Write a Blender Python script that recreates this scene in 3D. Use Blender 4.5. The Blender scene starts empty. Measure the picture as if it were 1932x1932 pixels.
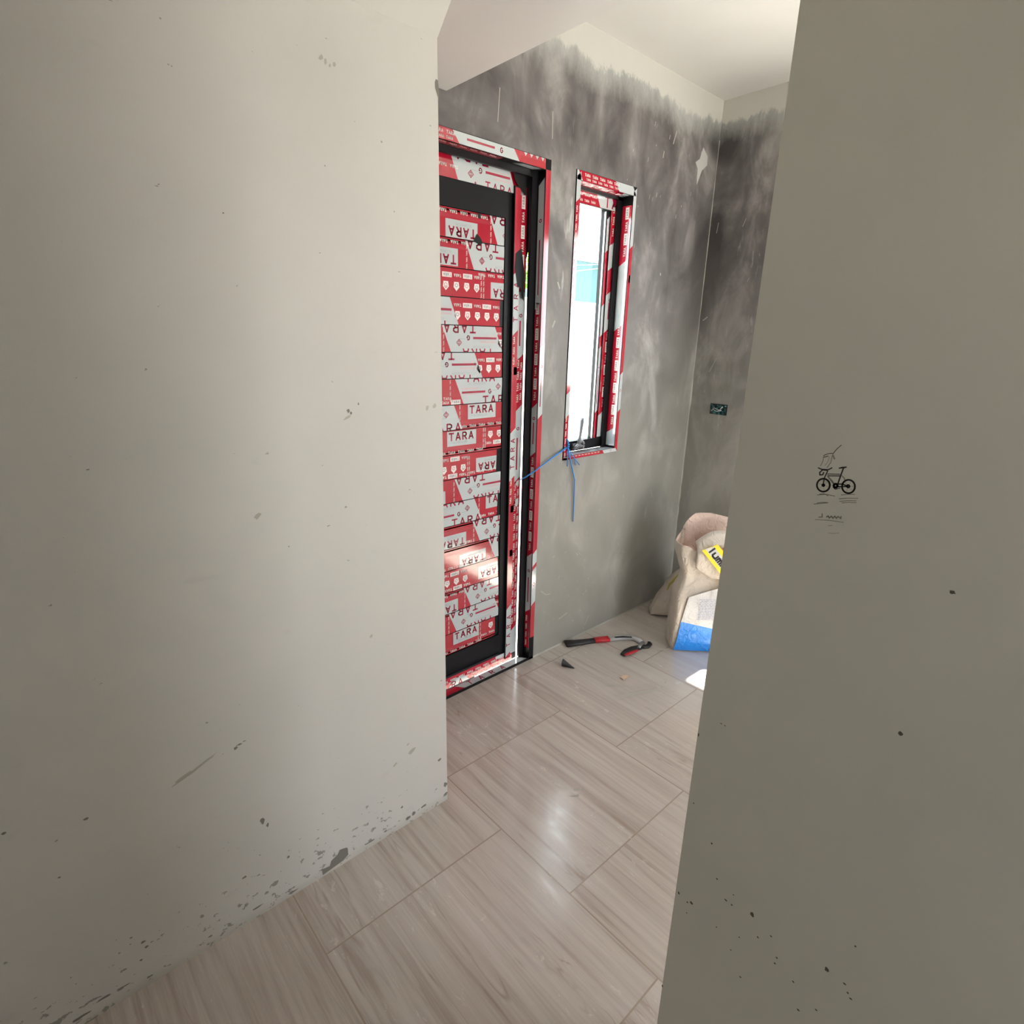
import bpy, bmesh, math, random
from mathutils import Vector, Matrix, noise as mnoise
random.seed(4)
sc = bpy.context.scene
COL = sc.collection

# ------------------------------------------------------------------ camera, light, exposure
CAM = Vector((0.0, 0.0, 1.43))
CR = Vector((0.74210805, -0.66990678, 0.02237291))
CU = Vector((0.18026144, 0.23161592, 0.95596019))
CF = Vector((0.64558614, 0.70539277, -0.2926424))
FPX = 1072.79
cd = bpy.data.cameras.new('camera'); cam = bpy.data.objects.new('camera', cd); COL.objects.link(cam)
cam.matrix_world = Matrix(((CR.x, CU.x, -CF.x, CAM.x), (CR.y, CU.y, -CF.y, CAM.y), (CR.z, CU.z, -CF.z, CAM.z), (0, 0, 0, 1)))
cd.sensor_width = 36; cd.lens = FPX / 1932 * 36; cd.clip_start = 0.02; cd.clip_end = 300
sc.camera = cam

world = bpy.data.worlds.new('sky'); sc.world = world; world.use_nodes = True
wb = world.node_tree.nodes['Background']
wb.inputs[0].default_value = (0.915, 0.95, 1.0, 1); wb.inputs[1].default_value = 6.5

sd = bpy.data.lights.new('sun', 'SUN'); sun = bpy.data.objects.new('sun', sd); COL.objects.link(sun)
sd.energy = 42; sd.angle = math.radians(0.9); sd.color = (1.0, 0.95, 0.86)
sun.rotation_euler = Vector((0.404, 0.0, 1.0)).to_track_quat('Z', 'Y').to_euler()

def portal(name, loc, rot, sx, sy):
    l = bpy.data.lights.new(name, 'AREA'); l.shape = 'RECTANGLE'; l.size = sx; l.size_y = sy
    l.cycles.is_portal = True
    o = bpy.data.objects.new(name, l); COL.objects.link(o); o.location = loc; o.rotation_euler = rot

vs = sc.view_settings
vs.view_transform = 'Standard'; vs.look = 'None'; vs.exposure = 0.31; vs.gamma = 1; vs.use_curve_mapping = False
sc.cycles.use_denoising = True
sc.cycles.max_bounces = 12; sc.cycles.diffuse_bounces = 8; sc.cycles.glossy_bounces = 5
sc.cycles.sample_clamp_indirect = 12
sc.cycles.caustics_refractive = False

def ray(px, py):
    return CR * ((px - 966) / FPX) + CU * ((966 - py) / FPX) + CF
def hit(px, py, axis, val):
    d = ray(px, py); return CAM + d * ((val - CAM[axis]) / d[axis])

# ------------------------------------------------------------------ measures of the place
YW = 1.657; XC = 2.80; YL = 1.221; XL = 0.864; ZB = 2.147; ZC = 2.513; XB = 1.204
XR = 0.75; YR = 0.3636; TW = 0.09
DX0, DX1, DZ = 0.81, 1.668, 2.05
WX0, WX1, WZ0, WZ1 = 1.806, 2.186, 0.922, 2.049

# ------------------------------------------------------------------ materials
def mat(name, color=(0.5, 0.5, 0.5), rough=0.6, metal=0.0, spec=0.5):
    m = bpy.data.materials.new(name); m.use_nodes = True
    b = m.node_tree.nodes['Principled BSDF']
    b.inputs['Base Color'].default_value = (*color, 1); b.inputs['Roughness'].default_value = rough
    b.inputs['Metallic'].default_value = metal; b.inputs['Specular IOR Level'].default_value = spec
    return m
class NT:
    def __init__(s, m): s.t = m.node_tree; s.b = s.t.nodes['Principled BSDF']
    def n(s, typ, **kw):
        o = s.t.nodes.new(typ)
        for k, v in kw.items():
            if k.startswith('i_'):
                key = k[2:]; key = int(key) if key.isdigit() else key.replace('_', ' ')
                o.inputs[key].default_value = v
            else: setattr(o, k, v)
        return o
    def l(s, a, b): s.t.links.new(a, b)
    def coord(s, scale=(1, 1, 1), rot=(0, 0, 0)):
        c = s.n('ShaderNodeTexCoord'); mp = s.n('ShaderNodeMapping'); mp.inputs['Scale'].default_value = scale
        mp.inputs['Rotation'].default_value = rot
        s.l(c.outputs['Object'], mp.inputs[0]); return mp.outputs[0]
    def noise(s, vec, scale, detail=4, rough=0.5, dist=0.0):
        o = s.n('ShaderNodeTexNoise'); o.inputs['Scale'].default_value = scale; o.inputs['Detail'].default_value = detail
        o.inputs['Roughness'].default_value = rough; o.inputs['Distortion'].default_value = dist
        s.l(vec, o.inputs['Vector']); return o.outputs['Fac']
    def ramp(s, fac, stops):
        o = s.n('ShaderNodeValToRGB'); e = o.color_ramp.elements
        while len(e) < len(stops): e.new(0.5)
        for k, (p, c) in enumerate(stops):
            e[k].position = p; e[k].color = (*c, 1) if len(c) == 3 else c
        s.l(fac, o.inputs[0]); return o.outputs[0]
    def math(s, op, a, b=None, clamp=False):
        o = s.n('ShaderNodeMath', operation=op); o.use_clamp = clamp
        for i, v in enumerate((a, b)):
            if v is None: continue
            if isinstance(v, (int, float)): o.inputs[i].default_value = v
            else: s.l(v, o.inputs[i])
        return o.outputs[0]
    def mix(s, f, a, b, mode='MIX'):
        o = s.n('ShaderNodeMix', data_type='RGBA', blend_type=mode)
        for i, v in ((0, f), (6, a), (7, b)):
            if isinstance(v, (int, float)): o.inputs[i].default_value = v
            elif isinstance(v, tuple): o.inputs[i].default_value = (*v, 1)
            else: s.l(v, o.inputs[i])
        return o.outputs[2]
    def sep(s):
        c = s.n('ShaderNodeTexCoord'); x = s.n('ShaderNodeSeparateXYZ'); s.l(c.outputs['Object'], x.inputs[0]); return x.outputs
    def bump(s, h, strength=0.2, dist=0.01):
        o = s.n('ShaderNodeBump'); o.inputs['Strength'].default_value = strength; o.inputs['Distance'].default_value = dist
        s.l(h, o.inputs['Height']); s.l(o.outputs[0], s.b.inputs['Normal'])
    def step(s, v, lo, hi):
        o = s.n('ShaderNodeMapRange'); o.inputs[1].default_value = lo; o.inputs[2].default_value = hi; o.clamp = True
        if lo > hi:
            o.inputs[1].default_value = hi; o.inputs[2].default_value = lo; o.inputs[3].default_value = 1; o.inputs[4].default_value = 0
        s.l(v, o.inputs[0]); return o.outputs[0]

def m_plaster(name, base, dirt=True):
    m = mat(name, base, 0.55); t = NT(m)
    v = t.coord(); big = t.noise(v, 1.7, 3, 0.5); fine = t.noise(v, 260, 2, 0.6)
    c = t.ramp(big, [(0.3, tuple(x * 0.94 for x in base)), (0.7, tuple(min(1, x * 1.05) for x in base))])
    if dirt:
        z = t.sep()[2]
        # cement splashes scattered near the foot of the wall, sparse higher up
        sp = t.noise(t.coord((1, 1, 1.6)), 42, 3, 0.6)
        cl = t.noise(v, 5.5, 2, 0.5)
        zf = t.step(z, 0.42, 0.0)
        zf = t.math('POWER', zf, 2.0)
        th = t.math('ADD', t.math('MULTIPLY', zf, 0.15), t.math('MULTIPLY', cl, 0.12))
        msk = t.step(t.math('ADD', sp, th), 0.80, 0.825)
        msk = t.math('MULTIPLY', msk, 0.7)
        c = t.mix(msk, c, (0.16, 0.15, 0.12))
        # thin film of dust line at the foot
        fm = t.step(t.math('ADD', z, t.math('MULTIPLY', cl, 0.03)), 0.045, 0.015)
        c = t.mix(t.math('MULTIPLY', fm, 0.28), c, (0.30, 0.27, 0.20))
        sm = t.noise(t.coord((3, 3, 5)), 2.2, 3, 0.6)
        c = t.mix(t.math('MULTIPLY', t.step(sm, 0.66, 0.8), 0.25), c, (0.33, 0.32, 0.30))
    t.l(c, t.b.inputs['Base Color'])
    t.bump(t.math('ADD', t.math('MULTIPLY', fine, 0.25), big), 0.12, 0.004)
    return m
PAINT = (0.60, 0.583, 0.55)
M_wall = m_plaster('painted_plaster', PAINT)
M_wallr = m_plaster('painted_plaster_near', (0.60, 0.58, 0.51), False)
M_ceil = m_plaster('ceiling_plaster', (0.64, 0.62, 0.60), False)

def m_cement(name):
    m = mat(name, (0.2, 0.2, 0.2), 0.5); t = NT(m)
    x, y, z = t.sep()
    v = t.coord((1, 1, 0.8)); n1 = t.noise(v, 2.6, 5, 0.55, 0.6); n2 = t.noise(t.coord((1, 1, 0.5)), 7, 5, 0.6, 0.8)
    n = t.math('ADD', t.math('MULTIPLY', n1, 0.62), t.math('MULTIPLY', n2, 0.38))
    c = t.ramp(n, [(0.40, (0.060, 0.053, 0.054)), (0.51, (0.135, 0.125, 0.124)), (0.64, (0.33, 0.315, 0.305))])
    # skim coat darker higher up; paler lower wall paints in light bounced off floor
    lo = t.step(t.math('ADD', z, t.math('MULTIPLY', n1, 1.2)), 2.35, 1.35)
    c = t.mix(t.math('MULTIPLY', lo, 0.55), c, (0.40, 0.39, 0.345))
    # chalky scuffs
    sc_ = t.noise(t.coord((1, 1, 0.22), (0, 0.12, 0)), 22, 4, 0.7, 0.2)
    pt = t.noise(t.coord((1, 1, 0.6)), 3.4, 2, 0.5)
    ms = t.math('MULTIPLY', t.step(sc_, 0.60, 0.72), t.step(pt, 0.52, 0.66))
    c = t.mix(t.math('MULTIPLY', ms, 0.55), c, (0.60, 0.60, 0.59))
    # band of white paint brushed down from the ceiling line
    nr = t.noise(t.coord((1, 1, 0.45)), 24, 5, 0.8); nb = t.noise(t.coord((1, 1, 0.5)), 5, 2, 0.5)
    edge = t.math('ADD', z, t.math('ADD', t.math('MULTIPLY', nr, 0.11), t.math('MULTIPLY', nb, 0.07)))
    wash = t.step(edge, ZC - 0.10, ZC - 0.01)
    c = t.mix(t.math('MULTIPLY', wash, 0.55), c, (0.50, 0.51, 0.49))
    solid = t.step(edge, ZC - 0.012, ZC + 0.004)
    c = t.mix(solid, c, (0.52, 0.51, 0.475))
    t.l(c, t.b.inputs['Base Color'])
    t.l(t.ramp(n2, [(0.3, (0.42,) * 3), (0.7, (0.65,) * 3)]), t.b.inputs['Roughness'])
    t.bump(n2, 0.15, 0.004)
    return m
M_cem = m_cement('cement_render')

def m_floor():
    m = mat('stone_look_tile', (0.5, 0.44, 0.4), 0.24, 0, 1.0); t = NT(m)
    x, y, z = t.sep()
    cmb = t.n('ShaderNodeCombineXYZ')
    t.l(t.math('ADD', y, -0.739 + 5.6 * 2 + 0.28), cmb.inputs[0]); t.l(t.math('ADD', x, -0.92 + 5.6 * 2), cmb.inputs[1])
    br = t.n('ShaderNodeTexBrick'); br.offset = 0.5; br.offset_frequency = 2
    t.l(cmb.outputs[0], br.inputs['Vector'])
    br.inputs['Scale'].default_value = 1; br.inputs['Mortar Size'].default_value = 0.0022; br.inputs['Mortar Smooth'].default_value = 0.2
    br.inputs['Brick Width'].default_value = 0.56; br.inputs['Row Height'].default_value = 0.56; br.inputs['Bias'].default_value = 0
    br.inputs['Color1'].default_value = (0, 0, 0, 1); br.inputs['Color2'].default_value = (1, 1, 1, 1)
    br.inputs['Mortar'].default_value = (0.5, 0.5, 0.5, 1)
    val = t.n('ShaderNodeSeparateColor'); t.l(br.outputs['Color'], val.inputs[0]); tile = val.outputs[0]
    sx = t.math('ADD', t.math('MULTIPLY', x, 1.0), t.math('MULTIPLY', tile, 13.7))
    cs = t.n('ShaderNodeCombineXYZ'); t.l(sx, cs.inputs[0]); t.l(t.math('MULTIPLY', y, 0.035), cs.inputs[1]); t.l(tile, cs.inputs[2])
    vein = t.noise(cs.outputs[0], 24, 7, 0.68, 0.5)
    fine = t.noise(cs.outputs[0], 70, 4, 0.7, 0.3)
    n = t.math('ADD', t.math('MULTIPLY', vein, 0.7), t.math('MULTIPLY', fine, 0.3))
    c = t.ramp(n, [(0.34, (0.30, 0.225, 0.18)), (0.46, (0.44, 0.375, 0.325)), (0.60, (0.53, 0.47, 0.42)), (0.72, (0.60, 0.55, 0.51))])
    # sharp darker veins
    cs2 = t.n('ShaderNodeCombineXYZ'); t.l(sx, cs2.inputs[0]); t.l(t.math('MULTIPLY', y, 0.09), cs2.inputs[1]); t.l(tile, cs2.inputs[2])
    vn = t.noise(cs2.outputs[0], 11, 3, 0.5, 0.6)
    vv = t.math('ABSOLUTE', t.math('SUBTRACT', vn, 0.5))
    vm = t.step(vv, 0.007, 0.0)
    gate = t.step(t.noise(t.coord(), 6, 2), 0.47, 0.6)
    c = t.mix(t.math('MULTIPLY', t.math('MULTIPLY', vm, gate), 0.55), c, (0.24, 0.16, 0.11))
    c = t.mix(0.10, c, t.ramp(tile, [(0, (0.36, 0.29, 0.25)), (1, (0.54, 0.50, 0.46))]))
    # building dust: paler and greyer film near the far corner and in front of the sacks
    dn = t.noise(t.coord(), 3.0, 4, 0.6, 0.4)
    far = t.step(t.math('ADD', x, t.math('MULTIPLY', dn, 0.6)), 1.75, 2.25)
    c = t.mix(t.math('MULTIPLY', far, 0.55), c, (0.50, 0.475, 0.44))
    # grout
    c = t.mix(t.math('MULTIPLY', br.outputs['Fac'], 0.85), c, (0.30, 0.235, 0.175))
    t.l(c, t.b.inputs['Base Color'])
    dust = t.noise(t.coord((1, 0.35, 1)), 38, 6, 0.8, 0.6)
    r = t.ramp(t.math('ADD', t.math('MULTIPLY', dust, 0.7), t.math('MULTIPLY', dn, 0.3)), [(0.38, (0.12,) * 3), (0.64, (0.30,) * 3)])
    t.l(r, t.b.inputs['Roughness'])
    t.bump(t.math('SUBTRACT', t.math('MULTIPLY', fine, 0.25), br.outputs['Fac']), 0.25, 0.0015)
    return m
M_floor = m_floor()

M_red = mat('red_tape', (0.43, 0.006, 0.026), 0.11, 0, 1.0)
M_red2 = mat('red_tape_band', (0.43, 0.024, 0.048), 0.14, 0, 0.8)
M_white = mat('white_tape', (0.50, 0.535, 0.555), 0.11, 0, 1.0)
M_let = mat('dark_red_print', (0.33, 0.006, 0.04), 0.2, 0, 0.8)
M_wlet = mat('white_print', (0.80, 0.72, 0.70), 0.3)
M_glet = mat('grey_print', (0.30, 0.30, 0.33), 0.35)
M_blk = mat('black_aluminium', (0.006, 0.0055, 0.007), 0.42, 0, 0.22)
M_pink = mat('pink_print', (0.62, 0.25, 0.28), 0.35)
for m_ in (M_red, M_red2, M_white, M_let):
    b_ = m_.node_tree.nodes['Principled BSDF']; b_.inputs['Coat Weight'].default_value = 0.8; b_.inputs['Coat Roughness'].default_value = 0.10; b_.inputs['Coat IOR'].default_value = 1.7
TM = [M_blk, M_red, M_red2, M_white, M_let, M_wlet, M_glet, M_pink]
BLK, RED, RED2, WHT, LET, WL, GL, PK = range(8)
M_chip = mat('exposed_cement_and_dent_shade', (0.20, 0.19, 0.165), 0.9)
M_pencil = mat('pencil_marks', (0.045, 0.035, 0.03), 0.8)
M_pencil2 = mat('faint_pencil', (0.26, 0.24, 0.20), 0.8)
M_bead = mat('pale_joint_filler', (0.38, 0.37, 0.33), 0.7)

# ------------------------------------------------------------------ mesh builder
class MB:
    def __init__(s): s.v = []; s.f = []; s.m = []; s.sm = []
    def face(s, pts, m=0, smooth=False):
        k = len(s.v); s.v += [tuple(p) for p in pts]; s.f.append(tuple(range(k, k + len(pts)))); s.m.append(m); s.sm.append(smooth)
    def box(s, x0, x1, y0, y1, z0, z1, m=0):
        k = len(s.v)
        s.v += [(x0, y0, z0), (x1, y0, z0), (x1, y1, z0), (x0, y1, z0), (x0, y0, z1), (x1, y0, z1), (x1, y1, z1), (x0, y1, z1)]
        for q in ((0, 3, 2, 1), (4, 5, 6, 7), (0, 1, 5, 4), (1, 2, 6, 5), (2, 3, 7, 6), (3, 0, 4, 7)):
            s.f.append(tuple(k + i for i in q)); s.m.append(m); s.sm.append(False)
    def loft(s, rings, m=0, close=True, cap0=False, cap1=False, smooth=True, mfun=None):
        k = len(s.v); n = len(rings[0])
        for r in rings: s.v += [tuple(p) for p in r]
        for i in range(len(rings) - 1):
            for j in range(n if close else n - 1):
                a = k + i * n + j; b = k + i * n + (j + 1) % n
                s.f.append((a, b, b + n, a + n)); s.sm.append(smooth)
                s.m.append(mfun(i, j) if mfun else m)
        if cap0: s.f.append(tuple(k + j for j in reversed(range(n)))); s.m.append(m); s.sm.append(False)
        if cap1: s.f.append(tuple(k + (len(rings) - 1) * n + j for j in range(n))); s.m.append(m); s.sm.append(False)
    def tube(s, pts, r, m=0, seg=8, flat=1.0):
        pts = [Vector(p) for p in pts]; rings = []
        up = Vector((0, 0, 1))
        for i, p in enumerate(pts):
            d = (pts[min(i + 1, len(pts) - 1)] - pts[max(i - 1, 0)]).normalized()
            a = d.cross(up)
            if a.length < 1e-3: a = d.cross(Vector((1, 0, 0)))
            a.normalize(); b = a.cross(d).normalized()
            rr = r[i] if isinstance(r, (list, tuple)) else r
            rings.append([p + a * (math.cos(t) * rr) + b * (math.sin(t) * rr * flat) for t in [2 * math.pi * j / seg for j in range(seg)]])
        s.loft(rings, m, True, True, True)
    def build(s, name, mats, parent=None, label=None):
        me = bpy.data.meshes.new(name); me.from_pydata(s.v, [], s.f)
        if not isinstance(mats, (list, tuple)): mats = [mats]
        for x in mats: me.materials.append(x)
        me.polygons.foreach_set('material_index', s.m); me.polygons.foreach_set('use_smooth', s.sm)
        me.update()
        o = bpy.data.objects.new(name, me); COL.objects.link(o)
        if parent: o.parent = parent; o.matrix_parent_inverse = parent.matrix_world.inverted()
        if label: o['label'] = label
        return o
def empty(name, loc, label=None, cat=None, group=None, kind=None):
    o = bpy.data.objects.new(name, None); COL.objects.link(o); o.matrix_world = Matrix.Translation(Vector(loc)); o.empty_display_size = 0.05
    return tag(o, label, cat, group, kind)
def tag(o, label=None, cat=None, group=None, kind=None):
    for k, v in (('label', label), ('category', cat), ('group', group), ('kind', kind)):
        if v: o[k] = v
    return o

# ------------------------------------------------------------------ printed sheets (polygons laid on a surface, clipped to it)
def clip(poly, inside, inter):
    out = []
    for i in range(len(poly)):
        a, b = poly[i - 1], poly[i]; ia, ib = inside(a), inside(b)
        if ib:
            if not ia: out.append(inter(a, b))
            out.append(b)
        elif ia: out.append(inter(a, b))
    return out
class Sheet:
    """(u,v) metres on a surface: P = O + u*U + v*V, layers step out along N"""
    def __init__(s, mb, O, U, V, W, H, lift=0.0006, dl=0.00022):
        s.mb = mb; s.O = Vector(O); s.U = Vector(U).normalized(); s.V = Vector(V).normalized(); s.N = s.U.cross(s.V)
        s.W = W; s.H = H; s.lift = lift; s.dl = dl; s.flip = False; s.r = (0, W, 0, H); s.right = None
    def put(s, poly, m, layer):
        if s.flip: poly = [(s.W - u, s.H - v) for u, v in poly]
        u0, u1, v0, v1 = s.r
        for ax, val, sg in ((0, u0, 1), (0, u1, -1), (1, v0, 1), (1, v1, -1)):
            poly = clip(poly, lambda p: (p[ax] - val) * sg >= -1e-9,
                        lambda a, b: tuple(a[k] + (b[k] - a[k]) * (val - a[ax]) / (b[ax] - a[ax]) for k in (0, 1)))
            if len(poly) < 3: return
        if s.right:   # ragged right edge: u <= c + k*v
            c, k = s.right
            fn = lambda p: c + k * p[1] - p[0]
            poly = clip(poly, lambda p: fn(p) >= 0, lambda a, b: tuple(a[i] + (b[i] - a[i]) * fn(a) / (fn(a) - fn(b)) for i in (0, 1)))
            if len(poly) < 3: return
        h = s.lift + layer * s.dl
        ar = sum(poly[i - 1][0] * poly[i][1] - poly[i][0] * poly[i - 1][1] for i in range(len(poly)))
        if ar < 0: poly = poly[::-1]
        s.mb.face([s.O + s.U * u + s.V * v + s.N * h for u, v in poly], m)
    def rect(s, u0, v0, u1, v1, m, layer): s.put([(u0, v0), (u1, v0), (u1, v1), (u0, v1)], m, layer)
    def stroke(s, pts, w, m, layer):
        for (ax, ay), (bx, by) in zip(pts[:-1], pts[1:]):
            d = math.hypot(bx - ax, by - ay)
            if d < 1e-7: continue
            nx, ny = -(by - ay) / d * w / 2, (bx - ax) / d * w / 2; ex, ey = (bx - ax) / d * w * 0.35, (by - ay) / d * w * 0.35
            s.put([(ax - nx - ex, ay - ny - ey), (bx - nx + ex, by - ny + ey), (bx + nx + ex, by + ny + ey), (ax + nx - ex, ay + ny - ey)], m, layer)
    def text(s, txt, u, v, h, m, layer, wr=0.75, gap=0.3, wt=0.17, rot=0):
        cw = h * wr; x = 0; cr, sr = math.cos(rot), math.sin(rot)
        for ch in txt:
            if ch == ' ': x += cw * 0.7; continue
            k = 0.0 if ch in 'Ii' else 1.0
            if ch == 'l': k = 0.0
            for pl in FONT[ch]:
                pts = [(x + p[0] * cw * (k if k else 1), p[1] * h) for p in pl]
                s.stroke([(u + a * cr - b * sr, v + a * sr + b * cr) for a, b in pts], h * wt, m, layer)
            x += (cw if k else h * wt) + h * gap
        return x
def arc(cx, cy, rx, ry, a0, a1, n=8):
    return [(cx + rx * math.cos(math.radians(a0 + (a1 - a0) * i / n)), cy + ry * math.sin(math.radians(a0 + (a1 - a0) * i / n))) for i in range(n + 1)]
FONT = {
    'T': [[(0, 1), (1, 1)], [(0.5, 1), (0.5, 0)]],
    'A': [[(0, 0), (0.5, 1), (1, 0)], [(0.2, 0.3), (0.8, 0.3)]],
    'R': [[(0.05, 0), (0.05, 1), (0.6, 1), (0.9, 0.86), (0.9, 0.62), (0.6, 0.48), (0.05, 0.48)], [(0.5, 0.48), (0.95, 0)]],
    'L': [[(0, 1), (0, 0), (0.8, 0)]], 'U': [[(0, 1), (0, 0.25), (0.25, 0), (0.75, 0), (1, 0.25), (1, 1)]],
    'M': [[(0, 0), (0, 1), (0.5, 0.35), (1, 1), (1, 0)]], 'I': [[(0, 0), (0, 1)]], 'N': [[(0, 0), (0, 1), (1, 0), (1, 1)]],
    'G': [arc(0.5, 0.5, 0.5, 0.5, 50, 340, 10) + [(1, 0.5), (0.6, 0.5)]],
    'l': [[(0, 0), (0, 1.15)]], 'i': [[(0, 0), (0, 0.7)], [(0, 0.95), (0, 1.05)]],
    'u': [[(0, 0.75), (0, 0.15), (0.3, 0), (0.8, 0), (1, 0.15)], [(1, 0.75), (1, 0)]],
    'm': [[(0, 0), (0, 0.75)], [(0, 0.6), (0.25, 0.75), (0.5, 0.6), (0.5, 0)], [(0.5, 0.6), (0.8, 0.75), (1, 0.6), (1, 0)]],
}
def tiny_row(s, u0, u1, v, h=0.0085, m=WL, boxes=False, layer=2):
    u = u0; k = 0
    while u < u1:
        if boxes and k % 2: s.rect(u - h * 0.5, v - h * 0.45, u + h * 4.35, v + h * 1.45, WHT if boxes != 3 else WL, layer); mm = GL
        else: mm = m
        s.text('TARA', u, v, h, mm, layer + 1, wr=0.66, gap=0.34, wt=0.26)
        u += h * 5.3; k += 1
def logo_box(s, u, v, k=1.0):
    s.rect(u, v, u + 0.138 * k, v + 0.056 * k, WHT, 2)
    s.text('TARA', u + 0.010 * k, v + 0.023 * k, 0.026 * k, LET, 3, wr=0.74, gap=0.46, wt=0.24)
    s.text('ALUMINIUM', u + 0.028 * k, v + 0.009 * k, 0.0075 * k, GL, 3, wr=0.72, gap=0.42, wt=0.13)
def para(s, u, W=0.245, H=0.094):
    sl = 0.040
    s.put([(u + sl, 0), (u + W + sl, 0), (u + W, H), (u, H)], WHT, 2)
    t = u + 0.05
    s.text('TARA', t, H * 0.86, 0.030, LET, 3, wr=0.78, gap=0.52, wt=0.20)
    s.text('ALUMINIUM', t + 0.014, H * 0.73, 0.0085, GL, 3, wr=0.74, gap=0.5, wt=0.12)
    for q in (0.60, 0.565): s.rect(t - 0.02, H * q, t + 0.06, H * q + 0.0012, PK, 3)
    s.rect(t - 0.018, H * 0.40, t + 0.095, H * 0.40 + 0.008, LET, 3)
    s.rect(t - 0.012, H * 0.345, t + 0.05, H * 0.345 + 0.0012, PK, 3)
    s.text('G', t + 0.112, H * 0.36, 0.015, LET, 3, wr=0.8, wt=0.24)
    s.rect(t + 0.130, H * 0.47, t + 0.158, H * 0.47 + 0.0016, GL, 3)
    dc = (t + 0.160, H * 0.62); r = 0.0115
    s.stroke([(dc[0], dc[1] + r), (dc[0] + r, dc[1]), (dc[0], dc[1] - r), (dc[0] - r, dc[1]), (dc[0], dc[1] + r)], 0.0022, LET, 3)
    s.stroke(arc(dc[0], dc[1], 0.0055, 0.0055, 0, 360, 8), 0.0018, LET, 3); s.stroke([(dc[0], dc[1] - r), (dc[0], dc[1] + r)], 0.0015, LET, 3)
    s.text('TARA', t + 0.085, -H * 0.08, 0.030, LET, 3, wr=0.78, gap=0.52, wt=0.20)
def vtext(s, u, v0=0.004, v1=0.09, m=WL):
    v = v1
    while v > v0 + 0.02:
        s.text('TARA', u, v, 0.0042, m, 3, wr=0.7, gap=0.35, wt=0.28, rot=-math.pi / 2); v -= 0.021
def icons(s, u0, n, v=0.022):
    for k in range(n):
        u = u0 + k * 0.0455; w = 0.0125
        s.put([(u - w * 0.8, v), (u + w * 0.8, v), (u + w, v + 0.017), (u, v + 0.030), (u - w, v + 0.017)], WL, 2)
        s.stroke(arc(u, v + 0.011, 0.006, 0.0055, 0, 360, 8), 0.0024, PK if k % 2 else GL, 3)
        if k % 3 == 0: s.stroke([(u - 0.006, v + 0.017), (u, v + 0.022), (u + 0.006, v + 0.017)], 0.002, LET, 3)

# ------------------------------------------------------------------ large structure
def struct(name, mb, mats, parent=None):
    o = mb.build(name, mats, parent)
    if not parent: o['kind'] = 'structure'
    return o
mb = MB(); mb.box(-1.7, XC + TW, -1.3, YW + 0.03, -0.06, 0, 0)
floor = struct('floor', mb, M_floor)
# front wall with door and window openings
mb = MB()
y0, y1 = YW, YW + TW
DXR = DX1; 
mb.box(-1.7, DX0, y0, y1, -0.06, ZC); mb.box(DX0, DXR, y0, y1, DZ, ZC)
mb.box(DXR, WX0, y0, y1, -0.06, ZC); mb.box(WX0, WX1, y0, y1, -0.06, WZ0); mb.box(WX0, WX1, y0, y1, WZ1, ZC)
mb.box(WX1, XC + TW, y0, y1, -0.06, ZC)
wall_front = struct('wall_front', mb, M_cem)
mb = MB()   # right side wall of the far room with its own opening towards the garden
OY0, OY1, OZ0, OZ = 0.38, 1.079, 1.12, 2.04
mb.box(XC, XC + TW, OY1, YW, -0.06, ZC); mb.box(XC, XC + TW, -1.3, OY0, -0.06, ZC); mb.box(XC, XC + TW, OY0, OY1, OZ, ZC); mb.box(XC, XC + TW, OY0, OY1, -0.06, OZ0)
wall_side = struct('wall_side', mb, M_cem)
mb = MB()
mb.box(-1.7, XL, YL, YL + 0.1, 0, ZB); mb.box(0.70, 0.80, YL + 0.1, YW, 0, ZB)
# sloping underside of the beam that starts just above the top of the wall
mb.face([(-1.7, YL - 0.0005, 2.05), (XL, YL - 0.0005, 2.05), (XL, YL - 0.10, ZB), (-1.7, YL - 0.10, ZB)])
mb.face([(XL, YL, 2.05), (XL, YL, ZB), (XL, YL - 0.10, ZB)])
wall_left = struct('wall_left', mb, M_wall)
mb = MB(); mb.box(XR, XR + 0.1, -1.3, YR, 0, ZC)
wall_right = struct('wall_right', mb, M_wallr)
BX0, BX1, BZ = 1.60, 2.45, 2.05  # added out-of-view opening, lets sky light into the far room
mb = MB(); mb.box(-1.8, BX0, -1.4, -1.3, -0.06, ZC); mb.box(BX1, XC + TW, -1.4, -1.3, -0.06, ZC); mb.box(BX0, BX1, -1.4, -1.3, BZ, ZC)
struct('wall_back', mb, M_wallr)
mb = MB(); mb.box(-1.8, -1.7, -1.3, -0.95, -0.06, ZC); mb.box(-1.8, -1.7, -0.50, YW + TW, -0.06, ZC); mb.box(-1.8, -1.7, -0.95, -0.50, -0.06, 0.9); mb.box(-1.8, -1.7, -0.95, -0.50, 1.90, ZC)  # small unseen window put in as fill light for the near room
struct('wall_far_left', mb, M_wallr)
mb = MB(); mb.box(-1.8, XB, -1.4, YW, ZB, ZC + 0.1); mb.box(XB, XC + TW, -1.4, YW + TW, ZC, ZC + 0.1); mb.box(-1.8, XB, YW, YW + TW, ZC, ZC + 0.1)
struct('ceiling', mb, M_ceil)
portal('added_fill_window_portal', (-1.82, -0.725, 1.40), (0, math.radians(-90), 0), 1.0, 0.45)  # samples sky through the added near room window
portal('window_portal', ((WX0 + WX1) / 2, YW + TW + 0.02, (WZ0 + WZ1) / 2), (math.radians(-90), 0, 0), WX1 - WX0, WZ1 - WZ0)
portal('side_window_portal', (XC + TW + 0.02, (OY0 + OY1) / 2, (OZ + OZ0) / 2), (0, math.radians(90), 0), OZ - OZ0, OY1 - OY0)
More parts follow.
